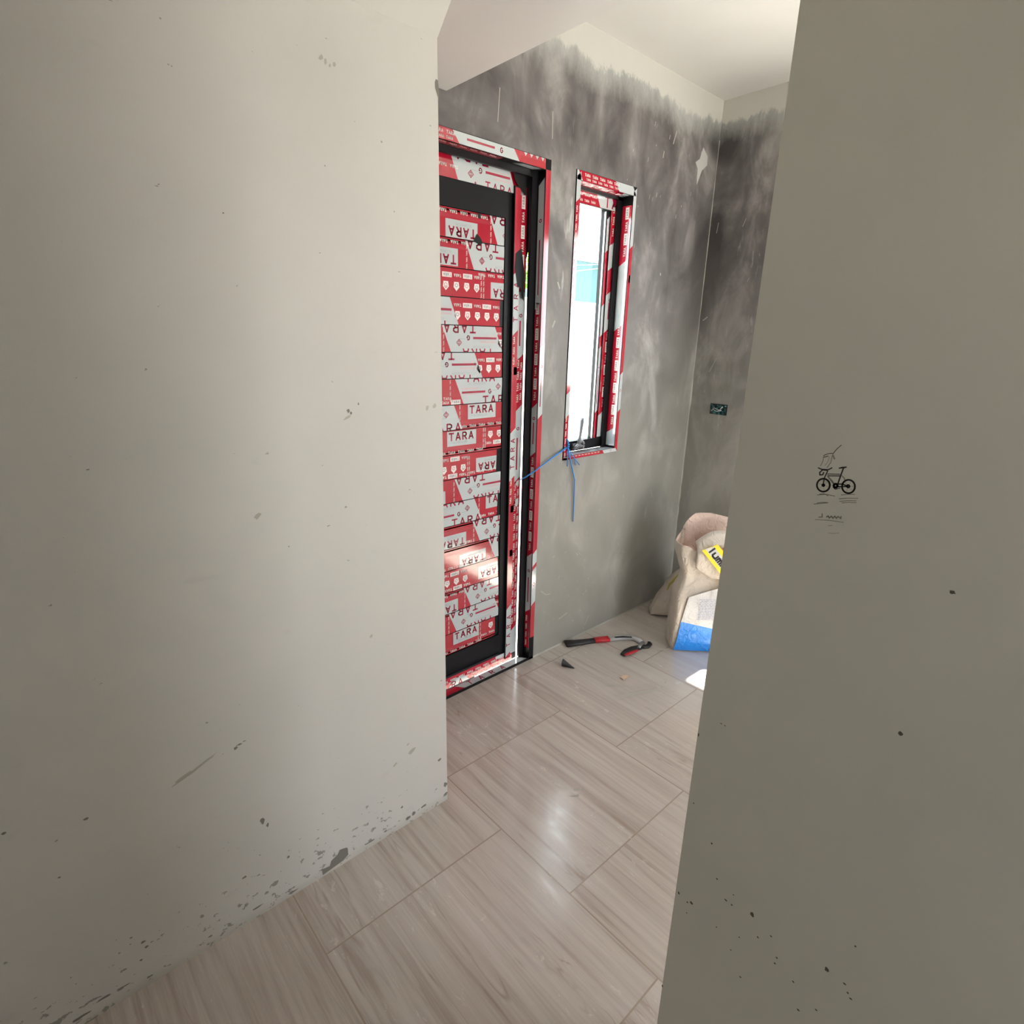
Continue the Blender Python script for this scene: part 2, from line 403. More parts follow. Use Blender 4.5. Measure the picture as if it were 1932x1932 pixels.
portal('added_opening_portal', ((BX0 + BX1) / 2, -1.42, BZ / 2), (math.radians(90), 0, 0), BX1 - BX0, BZ)  # samples sky through the opening added in the back wall

# thin plaster ridges: foot of the front wall and the inner corner
mb = MB(); rnd = random.Random(2)
xs = [DX1 + 0.0 + i * 0.04 for i in range(29)]
for a, b in zip(xs[:-1], xs[1:]):
    w1, w2 = 0.002 + rnd.random() * 0.002, 0.002 + rnd.random() * 0.002
    mb.face([(a, YW - w1, 0.0008), (b, YW - w2, 0.0008), (b, YW - 0.0008, 0.005 + w2), (a, YW - 0.0008, 0.005 + w1)])
struct('trim_1', mb, M_bead)
mb = MB(); zs = [i * 0.05 for i in range(int((ZC - 0.1) / 0.05))]
wv = [0.002 + rnd.random() * 0.005 * (1 if z < 1.3 else 0.3) for z in zs]
for i in range(len(zs) - 1):
    mb.face([(XC - wv[i], YW - 0.0008, zs[i]), (XC - 0.0008, YW - wv[i], zs[i]), (XC - 0.0008, YW - wv[i + 1], zs[i + 1]), (XC - wv[i + 1], YW - 0.0008, zs[i + 1])][::-1])
struct('trim_2', mb, M_bead)

# ---- chips and marks that belong to the walls
def blob(mb, c, U, V, ru, rv, n=11, seed=0, m=0, jag=0.35):
    r = random.Random(seed); c = Vector(c); U = Vector(U); V = Vector(V)
    mb.face([c + U * (math.cos(2 * math.pi * i / n) * ru * (1 - jag + 2 * jag * r.random())) + V * (math.sin(2 * math.pi * i / n) * rv * (1 - jag + 2 * jag * r.random())) for i in range(n)], m)
X_, Z_, Y_ = Vector((1, 0, 0)), Vector((0, 0, 1)), Vector((0, 1, 0))
def onleft(px, py, off=0.0005): p = hit(px, py, 1, YL); p.y = YL - off; return p
mb = MB()
mb.face([onleft(*q) for q in ((609, 1651), (607, 1640), (622, 1634), (625, 1624), (637, 1612), (641, 1603), (653, 1599), (656, 1600), (657, 1612), (648, 1623))][::-1])
mb.face([onleft(*q) for q in ((822, 149), (826, 152), (828, 172), (827.5, 190), (823.5, 176), (820.5, 166), (820, 155))][::-1])  # dent at the wall edge, its shadow painted as a dark patch
for k, (px, py, a, b) in enumerate(((495, 1548, 3, 8), (505, 1556, 2, 5), (445, 1411, 3, 4), (452, 1404, 4, 2), (461, 1398, 3, 1), (162, 1545, 3, 3), (270, 1777, 3, 3), (276, 1786, 3, 3), (266, 1811, 2, 3), (247, 1769, 2, 2),
        (461, 1655, 3, 3), (485, 1712, 9, 2), (553, 1682, 8, 2), (698, 1588, 8, 2), (770, 1543, 5, 4), (840, 1480, 3, 6), (841, 1497, 4, 3), (829, 1433, 3, 3), (800, 1520, 5, 3), (758, 1523, 2, 3), (780, 1535, 3, 5), (195, 1883, 10, 3), (235, 1860, 7, 2), (150, 1920, 12, 4),
        (7, 1572, 3, 3), (421, 402, 1.5, 1.5), (166, 886, 2, 1.5), (657, 775, 2, 4), (662, 779, 2, 3), (676, 762, 1, 3), (112, 1655, 2, 2), (565, 1690, 3, 1), (397, 1766, 3, 2), (283, 1842, 4, 2), (727, 1568, 3, 2), (544, 1617, 2, 3))):
    p = onleft(px, py); s = (p - CAM).dot(CF) / FPX
    blob(mb, p, X_, Z_, a * s * 1.25, b * s * 0.85, seed=k)
mb.build('plaster_chips', M_chip, wall_left, 'dark chips and gouges showing cement under the paint, and the painted shadow of an edge dent')
mb = MB()
for k, (px, py, a, b) in enumerate(((605, 108, 3, 4), (614, 116, 2, 5), (630, 122, 2, 5), (622, 124, 1.5, 3), (777, 1417, 5, 5), (770, 1404, 2, 2), (745, 1443, 3, 3), (820, 765, 3, 4), (806, 770, 2, 5), (370, 1450, 26, 3), (345, 1466, 12, 2.5), (655, 788, 5, 3), (486, 974, 4, 5), (700, 1200, 2, 3))):
    p = onleft(px, py); s = (p - CAM).dot(CF) / FPX
    blob(mb, p, X_ * 0.9 + Z_ * 0.35, Z_, a * s * 1.6, b * s, seed=50 + k)
mb.build('scuff_marks', mat('faint_scuff', (0.42, 0.41, 0.35), 0.8), wall_left, 'faint grey scuffs on the paint')

def onright(px, py, off=0.0005): p = hit(px, py, 0, XR); p.x = XR - off; return p
mb = MB()
def rstroke(pts, wpx, m=0):
    P = [onright(*q) for q in pts]
    s = (P[0] - CAM).dot(CF) / FPX * 0.9
    for a, b in zip(P[:-1], P[1:]):
        d = (b - a)
        if d.length < 1e-6: continue
        n = d.cross(X_).normalized() * (wpx * s / 2); e = d.normalized() * wpx * s * 0.3
        mb.face([a - n - e, a + n - e, b + n + e, b - n + e][::-1], m)
def bp(x, y): return (1480 + x * 200 / 1932, 820 + y * 200 / 1932)
def circ(cx, cy, rx, ry, a0=0, a1=360, n=22): return [bp(cx + rx * math.cos(math.radians(a0 + (a1 - a0) * i / n)), cy + ry * math.sin(math.radians(a0 + (a1 - a0) * i / n))) for i in range(n + 1)]
rstroke(circ(712, 920, 118, 118), 3.6); rstroke(circ(1170, 945, 118, 122), 3.6)
rstroke(circ(712, 920, 20, 20, n=8), 3); rstroke(circ(1165, 940, 25, 25, n=8), 3)
for a in (20, 80, 140, 200, 260, 320): rstroke([bp(712, 920), bp(712 + 100 * math.cos(math.radians(a)), 920 + 100 * math.sin(math.radians(a)))], 0.6, 1)
for a in (0, 50, 110, 170, 230, 300): rstroke([bp(1165, 940), bp(1165 + 100 * math.cos(math.radians(a)), 940 + 100 * math.sin(math.radians(a)))], 0.6, 1)
rstroke([bp(712, 900), bp(730, 790), bp(790, 660)], 2.2)
rstroke([bp(620, 605), bp(680, 632), bp(800, 640), bp(870, 605)], 2.4)
rstroke([bp(780, 650), bp(700, 640), bp(645, 690), bp(650, 735), bp(700, 730), bp(720, 690)], 2.6)
rstroke([bp(785, 718), bp(1010, 722)], 1.7); rstroke([bp(790, 750), bp(1020, 752)], 1.9)
rstroke([bp(800, 770), bp(870, 850), bp(910, 905)], 3.6, 1)
rstroke([bp(1075, 620), bp(1030, 740), bp(975, 900)], 2.8)
rstroke([bp(1000, 612), bp(1060, 596), bp(1130, 592)], 2.8); rstroke([bp(1030, 608), bp(1100, 604)], 2.4)
rstroke([bp(1040, 740), bp(1090, 790), bp(1110, 860)], 2.2, 1)
rstroke(circ(935, 930, 35, 34, n=10), 4.2); rstroke([bp(940, 900), bp(1060, 900), bp(1150, 940)], 2.6); rstroke([bp(960, 950), bp(1160, 945)], 2.8)
rstroke([bp(890, 960), bp(930, 995), bp(1020, 975)], 1.6)
rstroke([bp(720, 380), bp(790, 350), bp(850, 340), bp(890, 345), bp(960, 260), bp(1040, 190)], 1.4)
rstroke([bp(725, 410), bp(800, 390)], 1.6); rstroke([bp(720, 380), bp(705, 480), bp(660, 570)], 1.5, 1); rstroke([bp(880, 370), bp(850, 500), bp(780, 600)], 1.5, 1)
rstroke([bp(885, 370), bp(915, 440)], 3.2, 1); rstroke([bp(820, 400), bp(790, 500), bp(740, 560)], 1.0, 1)
for a in ((600, 1100, 920, 1120), (600, 1245, 780, 1235), (1010, 1215, 1310, 1205), (1050, 1245, 1310, 1240), (1000, 1170, 1340, 1160), (640, 1085, 800, 1115), (1040, 1100, 1280, 1090), (540, 1265, 800, 1240)):
    rstroke([bp(a[0], a[1]), bp((a[0] + a[2]) / 2, a[1] - 12), bp(a[2], a[3])], 1.6, 1)
rstroke([bp(560, 1548), bp(820, 1560), bp(1080, 1600)], 1.3, 1)
rstroke([bp(690, 1440), bp(690, 1500), bp(630, 1505)], 2.2, 1)
rstroke([bp(770, 1500), bp(800, 1480), bp(820, 1520), bp(860, 1485), bp(885, 1525), bp(920, 1485), bp(950, 1525), bp(980, 1490), bp(1030, 1530), bp(1035, 1490)], 2.4, 1)
rstroke([bp(800, 1660), bp(870, 1655)], 1.2, 1); rstroke([bp(800, 1790), bp(880, 1800), bp(1000, 1790)], 1.0, 1)
mb.build('bicycle_drawing', [M_pencil, M_pencil2], wall_right, 'small dark pencil sketch of a bicycle with faint scribbled lines under it')
mb = MB()
for k, (px, py, a, b) in enumerate(((1419, 1725, 4, 5), (1560, 1829, 4, 5), (1699, 1384, 4, 4), (1305, 1703, 3, 3), (1297, 1702, 2, 2), (1370, 1698, 3, 2), (1381, 1707, 2, 2), (1353, 1658, 2, 2), (1384, 1688, 1.5, 1.5), (1343, 1591, 2, 2), (1430, 1768, 2, 2), (1466, 1807, 2, 2), (1462, 1817, 2, 2), (1397, 1843, 2, 2), (1594, 1856, 3, 2), (1600, 1873, 2, 2), (1605, 1884, 3, 2), (1506, 1905, 3, 2), (1797, 1117, 5, 4), (1352, 1749, 1.5, 1.5), (1455, 1766, 2, 2), (1497, 1852, 2, 2), (1379, 1792, 1.5, 1.5), (1614, 1785, 2, 2), (1309, 1515, 1.5, 1.5), (1361, 1365, 2, 1), (1368, 1369, 2, 1), (1296, 1722, 1.5, 1.5), (1395, 1768, 1.5, 1.5), (1540, 1905, 2, 2), (1281, 1685, 2, 3), (1318, 1386, 1.5, 4), (1250, 1860, 1.5, 3))):
    p = onright(px, py); s = (p - CAM).dot(CF) / FPX
    blob(mb, p, Y_, Z_, a * s * 0.95, b * s, seed=90 + k)
mb.build('splash_spots', mat('dried_splash', (0.10, 0.085, 0.065), 0.9), wall_right, 'small dark dried splash spots')

# chalk scratches on the two cement walls
mb = MB()
def wstroke(pts, wm, ax):
    P = [hit(px, py, ax, YW if ax == 1 else XC) for px, py in pts]
    for p in P: p[ax] -= 0.0006
    for a, b in zip(P[:-1], P[1:]):
        d = (b - a).normalized(); n = d.cross(Y_ if ax == 1 else X_) * wm / 2
        mb.face([a - n, a + n, b + n, b - n], 0)
wstroke([(1052, 532), (1056, 545)], 0.007, 1); wstroke([(1047, 605), (1042, 618)], 0.008, 1)
wstroke([(1277, 247), (1270, 272)], 0.004, 1); wstroke([(1253, 285), (1251, 298)], 0.004, 1)
wstroke([(943, 165), (939, 230)], 0.003, 1); wstroke([(1043, 210), (1042, 262)], 0.003, 1)
wstroke([(1228, 925), (1230, 938)], 0.004, 1); wstroke([(1192, 995), (1191, 1002)], 0.004, 1); wstroke([(1054, 1168), (1070, 1156)], 0.005, 1); wstroke([(1102, 1180), (1112, 1160)], 0.003, 1)
wstroke([(1020, 1115), (1030, 1122), (1038, 1120)], 0.004, 1); wstroke([(1246, 515), (1246, 520)], 0.006, 1)
r = random.Random(21)
for k in range(46):
    px, py = (r.uniform(1022, 1110), r.uniform(1010, 1190)) if k < 30 else (r.uniform(1100, 1240), r.uniform(930, 1130))
    if py > 1225 - 0.46 * (px - 1040): continue
    a = r.uniform(0.6, 2.4); l = r.uniform(1.5, 6)
    wstroke([(px, py), (px + l * math.cos(a), py - l * math.sin(a))], r.uniform(0.0015, 0.0035), 1)
for k in range(26):
    px, py = r.uniform(1180, 1330), r.uniform(200, 480)
    if px > 1345 - 0.1 * (py - 200) - 8: continue
    l = r.uniform(2, 10); wstroke([(px, py), (px + l * 0.2, py - l)], r.uniform(0.0012, 0.0028), 1)
struct('wall_front_scratches', mb, M_bead, wall_front)
mb = MB()
wstroke([(1326, 605), (1335, 598)], 0.006, 0); wstroke([(1338, 702), (1352, 676)], 0.003, 0); wstroke([(1352, 440), (1356, 420)], 0.003, 0); wstroke([(1401, 428), (1408, 412)], 0.003, 0)
struct('wall_side_scratches', mb, M_bead, wall_side)
mb = MB()
r = random.Random(8)
mb.face([hit(px, py, 1, YW) - Y_ * 0.0006 for px, py in ((1327, 278), (1335, 295), (1334, 312), (1324, 322), (1314, 350), (1316, 318), (1312, 306), (1320, 300))], 0)
mb.build('wall_front_patch', mat('white_filler_smear', (0.42, 0.42, 0.41), 0.8), wall_front)
# smudges on the floor
mb = MB()
def fblob(pts, h=0.0006): mb.face([hit(px, py, 2, 0) + Z_ * h for px, py in pts][::-1])
fblob([(1160, 1317), (1180, 1309), (1230, 1301), (1285, 1291), (1230, 1305), (1190, 1313), (1170, 1319)])
fblob([(1170, 1308), (1200, 1303), (1262, 1291), (1205, 1300)]); fblob([(1125, 1293), (1160, 1291), (1185, 1296), (1155, 1294)])
fblob([(1232, 1220), (1250, 1224), (1264, 1224), (1255, 1227), (1243, 1226)]); fblob([(1085, 1488), (1100, 1488), (1096, 1491), (1083, 1492)]); fblob([(1074, 1502), (1092, 1499), (1090, 1506)])
for px, py in ((1322, 1172), (1151, 1278), (1041, 1276), (1287, 1481), (1248, 1673), (1043, 1595)): fblob([(px - 1.5, py), (px, py - 1.2), (px + 1.5, py), (px, py + 1.2)])
mb.build('dust_smudges', mat('grey_smudge', (0.40, 0.375, 0.34), 0.6), floor, 'grey dragged dust marks')

# ------------------------------------------------------------------ the side opening: bare aluminium frame (only seen by its light)
mb = MB(); mb.box(XC + 0.02, XC + 0.07, OY0 + 0.001, OY0 + 0.02, OZ0, OZ); mb.box(XC + 0.02, XC + 0.07, OY0, OY1 - 0.001, OZ0, OZ0 + 0.02)
struct('window_2', mb, M_blk)

# ------------------------------------------------------------------ tape-wrapped profiles
def strip(mb, O, U, V, L, W, secs, period_off=0.0, row=True, lay=0):
    """protective tape along a profile; secs = (from, to, kind) in metres along the length"""
    s = Sheet(mb, O, U, V, L, W)
    s.rect(secs[0][0], 0, secs[-1][1] - 0.035, W, WHT, 0)
    for a, b, k in secs:
        sl = min(0.03, W * 0.8)
        if k in ('red', 'rows', 'boxes', 'plain'):
            s.rect(max(0, a - 0.03), 0, b, W, RED, 1)
            if k == 'rows':
                tiny_row(s, a + 0.01, b - 0.03, W * 0.55, min(0.0085, W * 0.26), WL, False, 2)
                if W > 0.03: tiny_row(s, a + 0.02, b - 0.03, W * 0.15, min(0.0075, W * 0.2), WL, False, 2)
            elif k == 'boxes': tiny_row(s, a + 0.01, b - 0.03, W * 0.35, min(0.0095, W * 0.3), WL, 3, 2)
            elif k == 'red': s.rect(a, W * 0.62, b, W, RED2, 1.5)
        elif k == 'white':
            s.put([(a, 0), (b, 0), (b - sl, W), (a - sl, W)], WHT, 2)
            if b - a > 0.16:
                s.rect(a + 0.03, W * 0.45, a + 0.03 + (b - a) * 0.45, W * 0.45 + min(0.007, W * 0.2), LET, 3)
                s.text('G', a + (b - a) * 0.66, W * 0.3, min(0.014, W * 0.45), LET, 3, wt=0.24)
        elif k == 'big':
            s.put([(a, 0), (b, 0), (b - sl, W), (a - sl, W)], WHT, 2)
            h = W * 0.72
            s.text('TARA', a + 0.03, W * 0.14, h, LET, 3, wr=0.75, gap=(b - a - 0.05) / h / 4 - 0.8 if (b - a) / h > 6 else 0.5, wt=0.2)
        elif k == 'logo':
            s.put([(a, 0), (b, 0), (b - sl, W), (a - sl, W)], WHT, 2)
            dc = ((a + b) / 2, W / 2); r = W * 0.34
            s.stroke([(dc[0], dc[1] + r), (dc[0] + r, dc[1]), (dc[0], dc[1] - r), (dc[0] - r, dc[1]), (dc[0], dc[1] + r)], W * 0.08, LET, 3)
    return s

# ------------------------------------------------------------------ entrance door: frame, leaf, slats
door = empty('door_1', (1.24, YW, 0), kind='structure')
YF = YW - 0.003                 # face of the frame sits a hair proud of the cement
FW = 0.028
IX = DX1 - FW                   # inner edge of the right jamb
HEAD = DZ - 0.036
mb = MB()
mb.box(IX, DX1 + 0.0, YF, YW + 0.045, 0, DZ); mb.box(DX0, DX0 + FW, YF, YW + 0.045, 0, DZ); mb.box(DX0 + FW, IX, YF, YW + 0.045, HEAD, DZ)
mb.box(1.609, IX, YW + 0.033, YW + 0.045, 0.012, HEAD)                 # stop on the jamb
mb.box(DX0 + FW, 1.609, YW + 0.033, YW + 0.045, HEAD - 0.022, HEAD)    # stop on the head
mb.box(DX0, DX1, YF, YW + 0.036, -0.0, 0.012)                          # threshold
U, D = (0, 0, 1), (0, 0, -1)
# right jamb face (seen from the room); u runs up
strip(mb, (DX1 - 0.001, YF, 0.115), U, (-1, 0, 0), 1.90, FW - 0.003,
      [(0.0, 0.18, 'plain'), (0.18, 0.35, 'logo'), (0.35, 0.37, 'plain'), (0.37, 0.43, 'white'), (0.43, 1.02, 'red'), (1.02, 1.30, 'white'), (1.30, 1.90, 'red')])
# right jamb reveal, facing the opening: O at inner edge, v runs into the wall
strip(mb, (IX, YF + 0.002, 0.06), U, (0, 1, 0), 1.93, 0.030,
      [(0.0, 0.20, 'rows'), (0.20, 0.47, 'white'), (0.47, 0.92, 'boxes'), (0.92, 1.12, 'white'), (1.12, 1.50, 'boxes'), (1.50, 1.93, 'white')])
# head face and underside
s = strip(mb, (DX0 + 0.02, YF, HEAD + 0.001), (1, 0, 0), (0, 0, 1), DX1 - DX0 - 0.05, 0.033,
      [(0, 0.42, 'rows'), (0.42, 0.68, 'white'), (0.68, 0.81, 'red')])
for k in range(4): s.put([(0.70 + k * 0.028, 0.033), (0.716 + k * 0.028, 0.033), (0.708 + k * 0.028, 0.022)], WHT, 3)
strip(mb, (DX0 + FW, YF + 0.032, HEAD), (1, 0, 0), (0, -1, 0), 0.66, 0.030, [(0, 0.60, 'rows')])
mb.face([(1.535, YF + 0.001, HEAD - 0.001), (1.62, YF + 0.001, HEAD - 0.001), (1.60, YW + 0.028, HEAD - 0.001), (1.50, YW + 0.02, HEAD - 0.001)][::-1], WHT)
# threshold top
strip(mb, (DX0 + 0.02, YF + 0.002, 0.012), (1, 0, 0), (0, 1, 0), 0.80, 0.034,
      [(0, 0.44, 'red'), (0.44, 0.74, 'big'), (0.74, 0.80, 'white')])
mb.build('door_frame', TM, door, 'black door frame wrapped in red and white protective tape')

leaf = empty('door_leaf', (1.2, YW + 0.06, 0)); leaf.parent = door; leaf.matrix_parent_inverse = door.matrix_world.inverted()
LY = YW + 0.06
ZL0, ZL1 = -0.004, HEAD + 0.004
mb = MB()
mb.box(1.568, 1.6145, LY, LY + 0.032, ZL0, ZL1); mb.box(0.83, 0.90, LY, LY + 0.032, ZL0, ZL1)
mb.box(0.90, 1.568, LY, LY + 0.032, 1.931, ZL1); mb.box(0.90, 1.568, LY, LY + 0.032, ZL0, 0.049)
mb.box(1.541, 1.571, LY - 0.009, LY + 0.030, 0.018, 1.955)                 # raised outer bead of the stile
mb.box(1.510, 1.541, LY + 0.004, LY + 0.030, 0.049, 1.931); mb.box(0.90, 0.93, LY + 0.004, LY + 0.030, 0.049, 1.931)
mb.box(0.93, 1.51, LY + 0.004, LY + 0.030, 1.846, 1.931); mb.box(0.93, 1.51, LY + 0.004, LY + 0.030, 0.049, 0.150)
mb.box(0.93, 1.51, LY + 0.001, LY + 0.004, 1.846, 1.853); mb.box(0.93, 1.51, LY - 0.002, LY + 0.004, 0.049, 0.058)
# bead: bright strip, alternating long red and white TARA runs reading upwards
strip(mb, (1.571, LY - 0.009, 0.02), U, (-1, 0, 0), 1.93, 0.028,
      [(0.0, 0.025, 'plain'), (0.03, 0.27, 'big'), (0.27, 0.53, 'red'), (0.53, 0.73, 'red'), (0.73, 0.86, 'rows'), (0.86, 1.06, 'big'), (1.06, 1.30, 'red'), (1.30, 1.44, 'rows'), (1.44, 1.66, 'big'), (1.66, 1.93, 'red')])
# outer part of the stile
strip(mb, (1.611, LY, 0.03), U, (-1, 0, 0), 1.93, 0.039,
      [(0.0, 0.14, 'white'), (0.14, 0.84, 'rows'), (0.84, 1.14, 'white'), (1.14, 1.34, 'rows'), (1.34, 1.55, 'white'), (1.60, 1.93, 'boxes')])
# top rail
s = Sheet(mb, (0.93, LY, 1.931), (1, 0, 0), (0, 0, 1), 0.66, 0.085)
s.rect(0, 0, 0.66, 0.085, RED, 1); s.rect(0, 0, 0.66, 0.022, RED2, 1.5)
s.flip = True; tiny_row(s, 0.30, 0.66, 0.045); para(s, 0.035, 0.26); s.flip = False
s.rect(0.44, 0, 0.66, 0.018, WHT, 4); s.text('TARA', 0.48, -0.012, 0.026, LET, 5, gap=0.55)
# bottom rail
s = Sheet(mb, (0.93, LY, ZL0 + 0.001), (1, 0, 0), (0, 0, 1), 0.66, 0.05)
s.rect(0, 0, 0.66, 0.05, RED, 1)
s.flip = True; tiny_row(s, 0.05, 0.66, 0.013, 0.0085); s.flip = False
tiny_row(s, 0.30, 0.62, 0.018, 0.0075); tiny_row(s, 0.42, 0.66, 0.004, 0.006)
s.put([(0.30, 0), (0.41, 0), (0.38, 0.03), (0.33, 0.034)], WHT, 4); s.text('RA', 0.315, -0.006, 0.028, LET, 5, gap=0.5)
s.rect(0.56, 0.034, 0.63, 0.05, WHT, 4)
mb.box(0.90, 1.568, LY + 0.025, LY + 0.029, 0.02, 1.96); mb.box(0.83, 1.372, LY + 0.003, LY + 0.030, -0.035, ZL0)
k0 = len(mb.v)
for x_, z_ in ((1.612, 1.56), (1.6125, 1.56), (1.618, 1.70), (1.650, 1.79), (1.650, ZL1), (1.612, ZL1)): mb.v.append((x_, LY + 0.012, z_))
mb.f.append(tuple(range(k0, k0 + 6))); mb.m.append(0); mb.sm.append(False)
mb.build('leaf_frame', TM, leaf, 'black leaf frame partly covered by printed tape')
# torn places where the black shows through the tape
mb = MB()
def onleaf(px, py, d): p = hit(px, py, 1, LY - d); return p
for pts in (((973, 478), (984, 468), (990, 520), (988, 548), (976, 540), (971, 505)), ((982, 545), (989, 548), (988, 568), (984, 562)), ((968, 322), (992, 330), (994, 372), (985, 362), (972, 340))):
    mb.face([onleaf(px, py, 0.0106) for px, py in pts])
mb.build('torn_gaps', M_blk, leaf, 'black metal bared where the tape is torn')
mb = MB()
for pts in (((974, 941), (978, 941), (977, 948), (976, 956), (973, 955), (972, 946)), ((974, 908), (978, 908), (977, 915), (974, 916))):
    mb.face([onleaf(px, py, 0.0108) for px, py in pts])
mb.build('tape_shred', M_white, leaf)

# slats
NS = 18; SZ0, SZ1 = 0.153, 1.846; PH = (SZ1 - SZ0) / NS
SX0 = 0.93; SW = 1.508 - SX0; VIS = 1.22 - SX0; VW = 0.288
def slat_art(i, s):
    W, H = s.W, s.H
    X = lambda q: VIS + q * VW
    XF = lambda q, w: W - X(q) - w       # flipped: left edge of an element of width w whose picture-left is at q
    s.rect(0, 0, W, H, RED, 1)
    s.flip = False
    def band(f):
        s.flip = f; s.rect(0, 0.004, W, 0.010, RED, 1)
        s.rect(0, 0.018, W, 0.030, RED2, 1.5)
    if i in (0, 1, 12, 13, 15, 16): band(True)
    if i in (7, 8, 17): band(False)
    if i == 0:
        s.flip = True; tiny_row(s, W - X(0.72), W, 0.006); logo_box(s, XF(0.08, 0.138), 0.034); para(s, W - X(0.82) - 0.245 - 0.02); vtext(s, W - X(0.78))
    elif i == 1:
        s.flip = True; tiny_row(s, W - X(0.42), W, 0.006); logo_box(s, XF(-0.22, 0.138), 0.030); para(s, W - X(0.44) - 0.245 - 0.02); vtext(s, W - X(0.40))
    elif i == 2:
        s.flip = True; tiny_row(s, W - X(0.62), W, 0.017, 0.0085, WL, 3); icons(s, W - X(0.55), 6, 0.043); vtext(s, W - X(0.63)); vtext(s, W - X(0.67))
        tiny_row(s, 0, W - X(0.66), 0.006); logo_box(s, XF(0.78, 0.138), 0.032)
    elif i == 3:
        s.flip = True; tiny_row(s, W - X(0.93), W - X(0.2), 0.020, 0.0085, WL, 3); icons(s, W - X(0.88), 5, 0.045); para(s, W - X(0.2) - 0.02); s.flip = False
    elif i == 4:
        s.flip = True; para(s, W - X(0.86) - 0.04); vtext(s, W - X(0.04)); tiny_row(s, 0, W - X(0.93), 0.02, 0.0085); icons(s, W - X(0.96), 1, 0.045)
    elif i == 5:
        s.flip = True; para(s, W - X(0.52) - 0.04); tiny_row(s, 0, W - X(0.55), 0.022, 0.0085, WL, 3); icons(s, W - X(0.92), 3, 0.045); vtext(s, W - X(0.54))
    elif i == 6:
        para(s, X(0.2)); vtext(s, X(0.12)); tiny_row(s, 0, X(0.28), 0.004, 0.009, WL, 3); s.text('TARA', X(0.02), 0.018, 0.009, WL, 3)
    elif i == 7:
        para(s, X(0.18) - 0.245); vtext(s, X(0.27)); logo_box(s, X(0.41), 0.034); tiny_row(s, X(0.28), W, 0.005)
    elif i == 8:
        logo_box(s, X(0.07), 0.032); tiny_row(s, 0, X(0.66), 0.004); vtext(s, X(0.67)); vtext(s, X(0.70)); tiny_row(s, X(0.71), W, 0.024, 0.0085, WL, 3)
        s.flip = True; icons(s, W - X(0.96), 2, 0.016); s.flip = False
    elif i == 9:
        s.flip = True; tiny_row(s, W - X(0.38), W, 0.075, 0.009, WL, 3); icons(s, W - X(0.33), 5, 0.040); tiny_row(s, W - X(0.42), W, 0.010, 0.009, WL, 3)
        logo_box(s, XF(0.55, 0.138), 0.024); tiny_row(s, 0, W - X(0.45), 0.074); vtext(s, W - X(0.41)); vtext(s, W - X(0.44))
        s.flip = False
    elif i == 10:
        s.flip = True; para(s, W - X(0.22) - 0.245 - 0.03); vtext(s, W - X(0.18)); s.rect(W - X(0.03), 0.04, W, 0.09, WHT, 2)
    elif i == 11:
        para(s, X(0.52) - 0.245); vtext(s, X(0.60)); logo_box(s, X(0.73), 0.038); tiny_row(s, X(0.62), W, 0.008)
    elif i == 12:
        s.flip = True; logo_box(s, XF(-0.10, 0.138), 0.036); tiny_row(s, W - X(0.48), W, 0.078); vtext(s, W - X(0.52)); para(s, W - X(0.56) - 0.245 - 0.02)
    elif i == 13:
        s.flip = True; logo_box(s, XF(0.26, 0.138), 0.036); tiny_row(s, W - X(0.80), W, 0.078); vtext(s, W - X(0.86)); para(s, W - X(0.92) - 0.245)
    elif i == 14:
        s.flip = True; tiny_row(s, W - X(0.40), W, 0.012, 0.009, WL, 3); icons(s, W - X(0.36), 5, 0.038); tiny_row(s, W - X(0.45), W, 0.076, 0.009, WL, 3); logo_box(s, XF(0.60, 0.138), 0.02)
    elif i == 15:
        s.flip = True; tiny_row(s, W - X(0.36), W, 0.008); logo_box(s, XF(-0.25, 0.138), 0.036); vtext(s, W - X(0.36)); para(s, W - X(0.40) - 0.245 - 0.02)
    elif i == 16:
        s.flip = True; para(s, W - X(0.10) - 0.245 - 0.03); vtext(s, W - X(0.07)); tiny_row(s, 0, W - X(0.9), 0.02)
    elif i == 17:
        logo_box(s, X(0.14), 0.034); tiny_row(s, 0, X(0.62), 0.004); vtext(s, X(0.60)); vtext(s, X(0.64)); tiny_row(s, X(0.66), W, 0.022, 0.0085); s.flip = True; icons(s, W - X(0.85), 1, 0.018); s.flip = False
    # something on the part hidden from here
    if i in (7, 8, 17, 11): s.flip = False; logo_box(s, 0.03, 0.034)
    else: s.flip = True; logo_box(s, W - 0.20, 0.034)
    s.flip = False
rr = random.Random(11)
for i in range(NS):
    z1 = SZ1 - i * PH; z0 = z1 - PH
    mb = MB()
    mb.box(SX0, 1.510, LY + 0.008, LY + 0.024, z0 + 0.0012, z1 - 0.0006, 0)
    s = Sheet(mb, (SX0, LY + 0.008, z0 + 0.0015), (1, 0, 0), (0, 0, 1), SW, PH - 0.0032, lift=0.0014)
    cut = rr.choice([0.0, 0.0, 0.010, 0.018, 0.004, 0.026]) if i > 2 else 0.002
    s.right = (SW - cut, rr.uniform(-0.06, 0.10))
    slat_art(i, s)
    mb.build('door_slat', TM, leaf)
# loose torn flap holes in the top slats
mb = MB()
for pts in (((893, 455), (900, 441), (906, 448), (911, 459), (905, 462)), ((901, 402), (908, 404), (905, 414), (902, 410))):
    mb.face([onleaf(px, py, -0.0045) for px, py in pts])
mb.build('torn_hole', M_blk, leaf)

